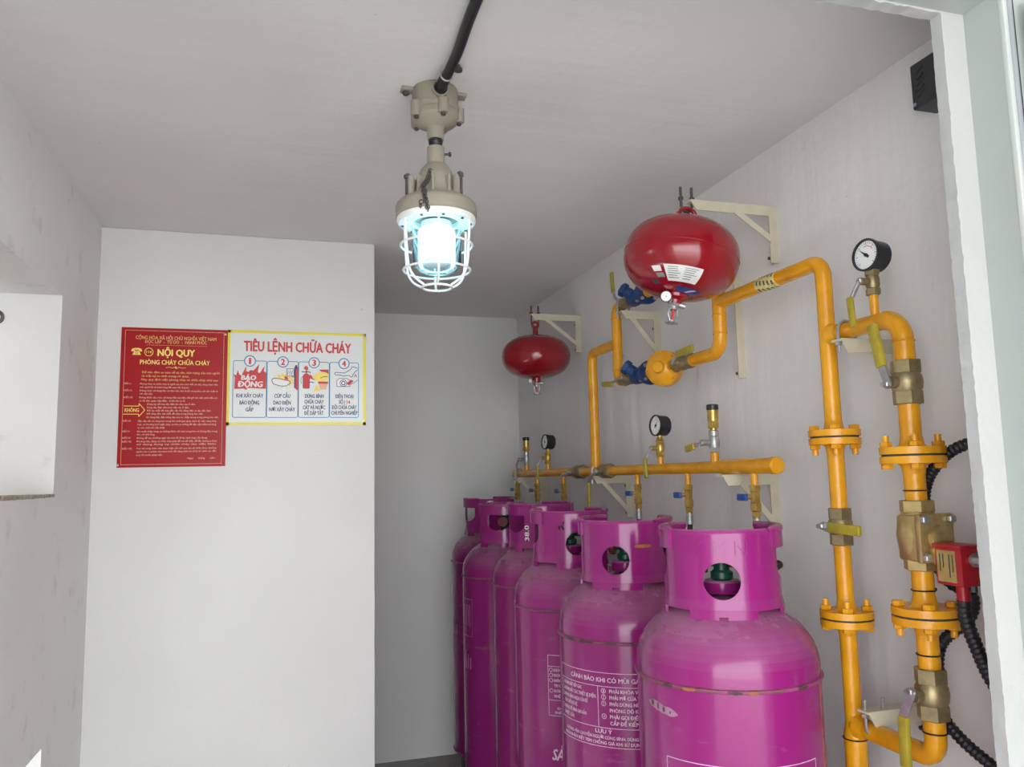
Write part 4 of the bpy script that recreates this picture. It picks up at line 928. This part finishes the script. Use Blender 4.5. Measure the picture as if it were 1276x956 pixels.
# ------------------------------------------------------------------ posters
class Poster:
    def __init__(s, x0, x1, z0, z1, box, name, mat, label):
        s.x0, s.x1, s.z0, s.z1, s.b = x0, x1, z0, z1, box; s.y = YP-.0022
        s.e = thing(name, ((x0+x1)/2, YP, z0), label, 'poster')
        MB().box(((x0+x1)/2, YP-.0011, (z0+z1)/2), (x1-x0, .0022, z1-z0)).build('sheet', mat, s.e)
        s.sx = (x1-x0)/(box[2]-box[0]); s.sz = (z1-z0)/(box[3]-box[1])
    def fn(s, lv=1): return lambda u, v, w=0.: Vector((s.x0+(u-s.b[0])*s.sx, s.y-.0006*lv-w, s.z1-(v-s.b[1])*s.sz))
    def text(s, mb, t, xa, xb, yb, cap, bold=0., lv=1, shear=0.):
        f = s.fn(lv); g = lambda u, v, w=0.: f(u, yb-v, w)
        put_text(mb, t, xa, xb, 0, cap, g, bold, shear)
    def poly(s, mb, pts, lv=1):
        f = s.fn(lv); mb.add([f(*p) for p in pts], [tuple(range(len(pts)))])
    def line(s, mb, x0, y0, x1, y1, w, lv=1):
        d = Vector((x1-x0, y1-y0)); n = Vector((-d.y, d.x)).normalized()*w/2
        s.poly(mb, [(x0+n.x, y0+n.y), (x1+n.x, y1+n.y), (x1-n.x, y1-n.y), (x0-n.x, y0-n.y)], lv)
    def poll(s, mb, pts, w, lv=1):
        for a, b in zip(pts, pts[1:]): s.line(mb, *a, *b, w, lv)
    def disc(s, mb, cx, cy, rx, ry=None, lv=1, n=28, a0=0, a1=2*pi):
        ry = ry or rx; s.poly(mb, [(cx+rx*cos(a0+(a1-a0)*k/n), cy+ry*sin(a0+(a1-a0)*k/n)) for k in range(n)], lv)
    def ring(s, mb, cx, cy, r, w, lv=1, n=30): ringflat(mb, s.fn(lv), cx, cy, r, w, n)
    def done(s, mb, name, mat): return mb.build(name, mat, s.e)
def wfit(t, k): return k*len(t)
# red rules poster
A = Poster(-.502, -.163, 1.457, 1.931, (92, 82, 700, 882), 'rules_poster', 'p_red', 'red fire safety rules poster with cream Vietnamese text, hung beside the yellow-framed poster')
bd_ = MB()
for k in range(76): A.line(bd_, 116+k*7.4, 99, 120+k*7.4, 99, 3.0); A.line(bd_, 116+k*7.4, 866, 120+k*7.4, 866, 3.0)
for k in range(104): A.line(bd_, 114, 101+k*7.4, 114, 105+k*7.4, 3.0); A.line(bd_, 677, 101+k*7.4, 677, 105+k*7.4, 3.0)
A.done(bd_, 'dotted_border', 't_cream')
hd = MB()
A.text(hd, 'CỘNG HÒA XÃ HỘI CHỦ NGHĨA VIỆT NAM', 172, 632, 149, 20, .012); A.text(hd, 'ĐỘC LẬP  -  TỰ DO  -  HẠNH PHÚC', 224, 578, 171, 18, .012)
for k in range(30): A.line(hd, 235+k*11.5, 182, 242+k*11.5, 182, 2.2)
A.done(hd, 'state_heading', 't_gold')
ti = MB(); A.text(ti, 'NỘI QUY', 296, 511, 244, 38, .045); A.text(ti, 'PHÒNG CHÁY CHỮA CHÁY', 200, 598, 294, 25, .03)
A.poly(ti, [(150, 214), (156, 205), (172, 201), (190, 201), (204, 205), (210, 214), (209, 221), (194, 221), (192, 212), (168, 212), (166, 221), (151, 221)])
A.poly(ti, [(168, 217), (192, 217), (205, 241), (156, 241)]); A.ring(ti, 248, 223, 25, 3.5); A.text(ti, '114', 233, 263, 230, 14, .02)
A.done(ti, 'title_lettering', 't_yel')
di = MB(); A.ring(di, 180, 229, 8, 3, 2); A.done(di, 'telephone_dial', 't_red')
om = MB(); A.poll(om, [(345, 312), (365, 309), (385, 314), (400, 306), (403, 318), (420, 309), (440, 314), (460, 311)], 3); A.disc(om, 402, 310, 6); A.done(om, 'ornament', 't_gold')
tx = MB(); kk = 6.9
for t, xa, xb, y in (('Để bảo đảm an toàn về tài sản, tính mạng của mọi người', 213, 656, 346), ('và trật tự an ninh trong cơ quan.', 211, 480, 367), ('Nay quy định việc phòng cháy và chữa cháy như sau:', 211, 650, 388)): A.text(tx, t, xa, xb, y, 12, .012)
A.done(tx, 'introduction_text', 't_gold')
tx = MB()
for t, y in (('ĐIỀU I:', 411), ('ĐIỀU II:', 450), ('ĐIỀU III:', 490), ('ĐIỀU IV:', 624), ('ĐIỀU V:', 683), ('ĐIỀU VI:', 720), ('ĐIỀU VII:', 741), ('ĐIỀU VIII:', 781)): A.text(tx, t, 117, 117+5.6*len(t), y, 9, .0)
for t, xa, xb, y in (
 ('Phòng cháy và chữa cháy là nghĩa vụ của toàn thể cán bộ, công nhân viên,', 205, 650, 412), ('mỗi người kể cả khách hàng đến quan hệ công tác.', 205, 482, 431),
 ('Không được sử dụng lửa, củi đun nấu, hút thuốc trong kho, nơi sản xuất và', 204, 648, 451), ('nơi cấm lửa.', 204, 276, 469),
 ('Không được câu, móc, sử dụng điện tùy tiện, hết giờ làm việc phải kiểm tra', 203, 647, 490), ('và tắt đèn, quạt, bếp điện... trước khi ra về.', 203, 462, 509),
 ('Dùng cây sắt kéo dây điện khi cắm vào ổ cắm.', 248, 520, 528), ('Dùng dây điện cắm trực tiếp vào ổ điện.', 248, 486, 547), ('Để các chất dễ cháy gần cầu chì, bảng điện và dây dẫn điện.', 248, 612, 565), ('Để xăng dầu, các chất dễ cháy trong phòng làm việc.', 246, 566, 583), ('Sử dụng bếp điện bằng dây may so, thắp nhang trong phòng làm việc.', 246, 656, 603),
 ('Sắp xếp vật tư, hàng hóa trong kho phải gọn gàng, sạch sẽ, xếp riêng từng', 200, 642, 625), ('loại, có khoảng cách ngăn cháy, xa mái, xa tường để tiện việc kiểm tra hàng', 199, 642, 644), ('và cứu chữa khi cần thiết.', 199, 352, 663),
 ('Khi xuất nhập hàng, xe không được nổ máy trong kho và không đậu trong', 198, 650, 684), ('kho, nơi chứa hàng.', 198, 296, 701),
 ('Không để các chướng ngại vật trên lối đi lại, hành lang, cầu thang.', 198, 594, 721),
 ('Phương tiện, dụng cụ chữa cháy phải để nơi dễ thấy, dễ lấy, không ai được', 197, 650, 740), ('sử dụng dụng cụ chữa cháy vào việc khác.', 197, 648, 757),
 ('Cán bộ công nhân viên thực hiện tốt nội quy này sẽ được khen thưởng,', 197, 648, 780), ('người nào vi phạm tùy theo mức độ nặng nhẹ mà xử lý từ cảnh cáo đến', 196, 646, 798), ('truy tố trước pháp luật.', 196, 342, 817), ('Ngày      tháng      năm', 482, 640, 838)): A.text(tx, t, xa, xb, y, 9.5, .008)
A.done(tx, 'article_text', 't_cream')
ar = MB(); A.poll(ar, [(119, 535), (203, 535), (203, 520), (236, 558), (203, 595), (203, 581), (117, 581)], 4); A.text(ar, 'KHÔNG', 125, 204, 568, 20, .03); A.done(ar, 'arrow_mark', 't_yel')
for u, v in ((686, 108), (90+8, 868)): MB().cyl(A.fn(0)(u, v)+Vector((0, .001, 0)), A.fn(0)(u, v)+Vector((0, -.002, 0)), .0035, n=12).build('poster_screw', 'steel', A.e)
# four-step poster with yellow frame
B = Poster(-.163, .315, 1.597, 1.933, (62, 72, 1165, 838), 'instruction_poster', 'p_white', 'white four-step fire drill poster with yellow border')
yb_ = MB()
for q in ((62, 72, 1165, 94), (62, 814, 1165, 838), (62, 72, 82, 838), (1141, 72, 1165, 838)): B.poly(yb_, [(q[0], q[1]), (q[2], q[1]), (q[2], q[3]), (q[0], q[3])], .6)
B.done(yb_, 'yellow_border', 'p_yel')
t_ = MB(); B.text(t_, 'TIÊU LỆNH CHỮA CHÁY', 184, 1042, 240, 80, .045); B.done(t_, 'title_lettering', 't_red')
pl_ = MB()
for xa, xb in ((108, 365), (369, 613), (617, 863), (867, 1103)):
    r_ = 14; pts = []
    for cx, cy, a in ((xb-r_, 320+r_, -90), (xb-r_, 775-r_, 0), (xa+r_, 775-r_, 90), (xa+r_, 320+r_, 180)): pts += [(cx+r_*cos(radians(a+k*22.5)), cy+r_*sin(radians(a+k*22.5))) for k in range(5)]
    B.poll(pl_, pts+pts[:1], 5.5, 1)
B.done(pl_, 'panel_outlines', 't_blue')
for k, cx in enumerate((235, 492, 740, 983)):
    cw = MB(); cb_ = MB(); cn = MB(); B.disc(cw, cx, 322+k*2, 45, lv=2); B.ring(cb_, cx, 322+k*2, 46, 8, 3); B.text(cn, str(k+1), cx-(9 if k == 0 else 17), cx+(9 if k == 0 else 17), 322+k*2+24, 48, .04, 4)
    B.done(cw, 'number_disc', 't_white'); B.done(cb_, 'number_ring', 't_blue'); B.done(cn, 'step_number', 't_red')
# 1 flames
fl = MB(); B.poly(fl, [(118, 548), (120, 460), (112, 428), (130, 440), (145, 395), (152, 430), (172, 440), (196, 385), (210, 362), (206, 400), (222, 412), (240, 395), (262, 398), (285, 372), (308, 345), (300, 385), (296, 412), (312, 418), (330, 385), (350, 360), (342, 400), (362, 418), (360, 545), (225, 540), (212, 556), (190, 545)], 1)
B.done(fl, 'flame_picture', 't_red')
t_ = MB(); B.text(t_, 'BÁO', 168, 284, 474, 36, .05, 2, .1); B.text(t_, 'ĐỘNG', 140, 335, 530, 44, .05, 2, .1); B.done(t_, 'alarm_lettering', 't_white')
# 2 hand and knife switch
y_ = MB()
for k in range(14):
    a = 2*pi*k/14; c0 = (505, 475); B.poly(y_, [(c0[0]+60*cos(a-.1), c0[1]+45*sin(a-.1)), (c0[0]+(112 if k % 2 else 92)*cos(a), c0[1]+(84 if k % 2 else 70)*sin(a)), (c0[0]+60*cos(a+.1), c0[1]+45*sin(a+.1))], .8)
B.disc(y_, 505, 475, 64, 48, .8); B.done(y_, 'spark_picture', 't_yel')
w_ = MB(); B.poly(w_, [(405, 470), (425, 458), (470, 462), (500, 470), (545, 478), (550, 496), (520, 520), (470, 520), (420, 505), (410, 490)], 1.6); B.poly(w_, [(522, 380), (578, 378), (580, 435), (524, 440)], 1.6); B.done(w_, 'hand_picture', 't_white')
k_ = MB(); B.poll(k_, [(405, 470), (425, 458), (470, 462), (500, 470), (545, 478), (550, 496), (520, 520), (470, 520), (420, 505), (410, 490), (405, 470)], 5, 2.4); B.poll(k_, [(522, 380), (578, 378), (580, 435), (524, 440), (522, 380)], 4, 2.4)
for d in (0, 16, 32): B.line(k_, 534+d, 392, 530+d, 428, 4, 2.4)
B.poly(k_, [(582, 370), (590, 350), (604, 346), (606, 372), (594, 376), (594, 540), (582, 535)], 2.4); B.line(k_, 560, 440, 582, 445, 5, 2.4); B.done(k_, 'switch_outline', 't_navy')
r_ = MB(); B.poly(r_, [(594, 368), (612, 362), (612, 556), (594, 545)], 1.2); B.poly(r_, [(505, 440), (530, 445), (535, 470), (508, 466)], 2.0); B.done(r_, 'switch_board', 't_red')
# 3 extinguisher and bucket
r_ = MB(); B.poly(r_, [(652, 432), (664, 416), (692, 416), (704, 432), (704, 530), (698, 538), (658, 538), (652, 530)], 1.2); B.poly(r_, [(655, 372), (672, 352), (690, 360), (694, 385), (676, 388)], 1.2); B.poly(r_, [(704, 420), (756, 462), (748, 470), (704, 455)], 1.4); B.poly(r_, [(776, 382), (856, 380), (858, 420), (840, 405), (800, 398)], 1.4); B.poly(r_, [(772, 480), (854, 480), (852, 498), (775, 498)], 2.2); B.done(r_, 'extinguisher_picture', 't_red')
k_ = MB(); B.poll(k_, [(640, 400), (660, 404), (700, 400), (712, 410)], 7, 1.8); B.line(k_, 678, 388, 678, 416, 7, 1.8); B.poll(k_, [(652, 432), (652, 530), (658, 538), (698, 538), (704, 530), (704, 432)], 4, 2.2); B.poll(k_, [(690, 492), (716, 484), (738, 490)], 7, 1.8); B.poll(k_, [(790, 452), (815, 440), (850, 438)], 5, 2.6); B.poll(k_, [(640, 500), (634, 470), (646, 440)], 4, 1.8); B.done(k_, 'extinguisher_outline', 't_navy')
y_ = MB(); B.poly(y_, [(724, 448), (760, 412), (800, 400), (845, 408), (858, 432), (852, 462), (820, 478), (780, 478), (752, 470)], 1.8); B.poly(y_, [(735, 560), (760, 505), (775, 520), (790, 560)], .8); B.done(y_, 'sand_picture', 't_yel')
y_ = MB(); B.poly(y_, [(772, 486), (854, 486), (840, 545), (790, 545)], 1.6); B.done(y_, 'bucket_picture', 't_peach')
# 4 hand on telephone
w_ = MB(); B.poly(w_, [(925, 470), (945, 452), (1000, 450), (1030, 465), (1034, 518), (925, 520)], 1.2); B.done(w_, 'telephone_picture', 't_white')
k_ = MB(); B.poll(k_, [(905, 410), (915, 402), (990, 406), (1040, 375), (1050, 352), (1096, 364)], 5, 2); B.poll(k_, [(905, 410), (912, 422), (950, 424), (980, 432), (1020, 425), (1050, 440), (1062, 410), (1096, 376)], 5, 2); B.poll(k_, [(925, 520), (925, 470), (945, 452), (1000, 450), (1030, 465), (1034, 518), (925, 520)], 4, 2); B.ring(k_, 978, 490, 30, 5, 2); B.ring(k_, 978, 490, 18, 7, 2); B.poll(k_, [(1040, 500), (1070, 485), (1096, 462)], 4, 2); B.done(k_, 'telephone_outline', 't_navy')
r_ = MB(); B.poll(r_, [(1066, 440), (1078, 415), (1088, 442)], 6, 2); B.poly(r_, [(1005, 490), (1040, 462), (1062, 470), (1040, 495), (1020, 510)], 2.4); B.done(r_, 'hand_mark', 't_red')
caps = (('KHI XẢY CHÁY', 134, 342, 616), ('BÁO ĐỘNG', 160, 312, 672), ('GẤP', 206, 268, 727), ('CÚP CẦU', 427, 553, 616), ('DAO ĐIỆN', 420, 557, 671), ('NƠI XẢY CHÁY', 388, 592, 725), ('DÙNG BÌNH', 668, 820, 615), ('CHỮA CHÁY', 665, 820, 662), ('CÁT VÀ NƯỚC', 652, 832, 708), ('ĐỂ DẬP TẮT', 664, 818, 754), ('ĐIỆN THOẠI', 913, 1062, 615), ('SỐ', 942, 978, 662), ('ĐỘI CHỮA CHÁY', 885, 1088, 706), ('CHUYÊN NGHIỆP', 881, 1096, 752))
for xa_, xb_ in ((108, 366), (366, 615), (615, 865), (865, 1104)):
    t_ = MB()
    for t, xa, xb, y in caps:
        if xa_ < (xa+xb)/2 < xb_: B.text(t_, t, xa, xb, y, 30, .035)
    B.done(t_, 'caption_lettering', 't_navy')
t_ = MB(); B.text(t_, '114', 988, 1034, 662, 28, .03); B.done(t_, 'phone_number', 't_red')
for u, v in ((1140, 800), (1150, 86)): MB().cyl(B.fn(0)(u, v)+Vector((0, .001, 0)), B.fn(0)(u, v)+Vector((0, -.002, 0)), .003, n=12).build('poster_screw', 'steel', B.e)
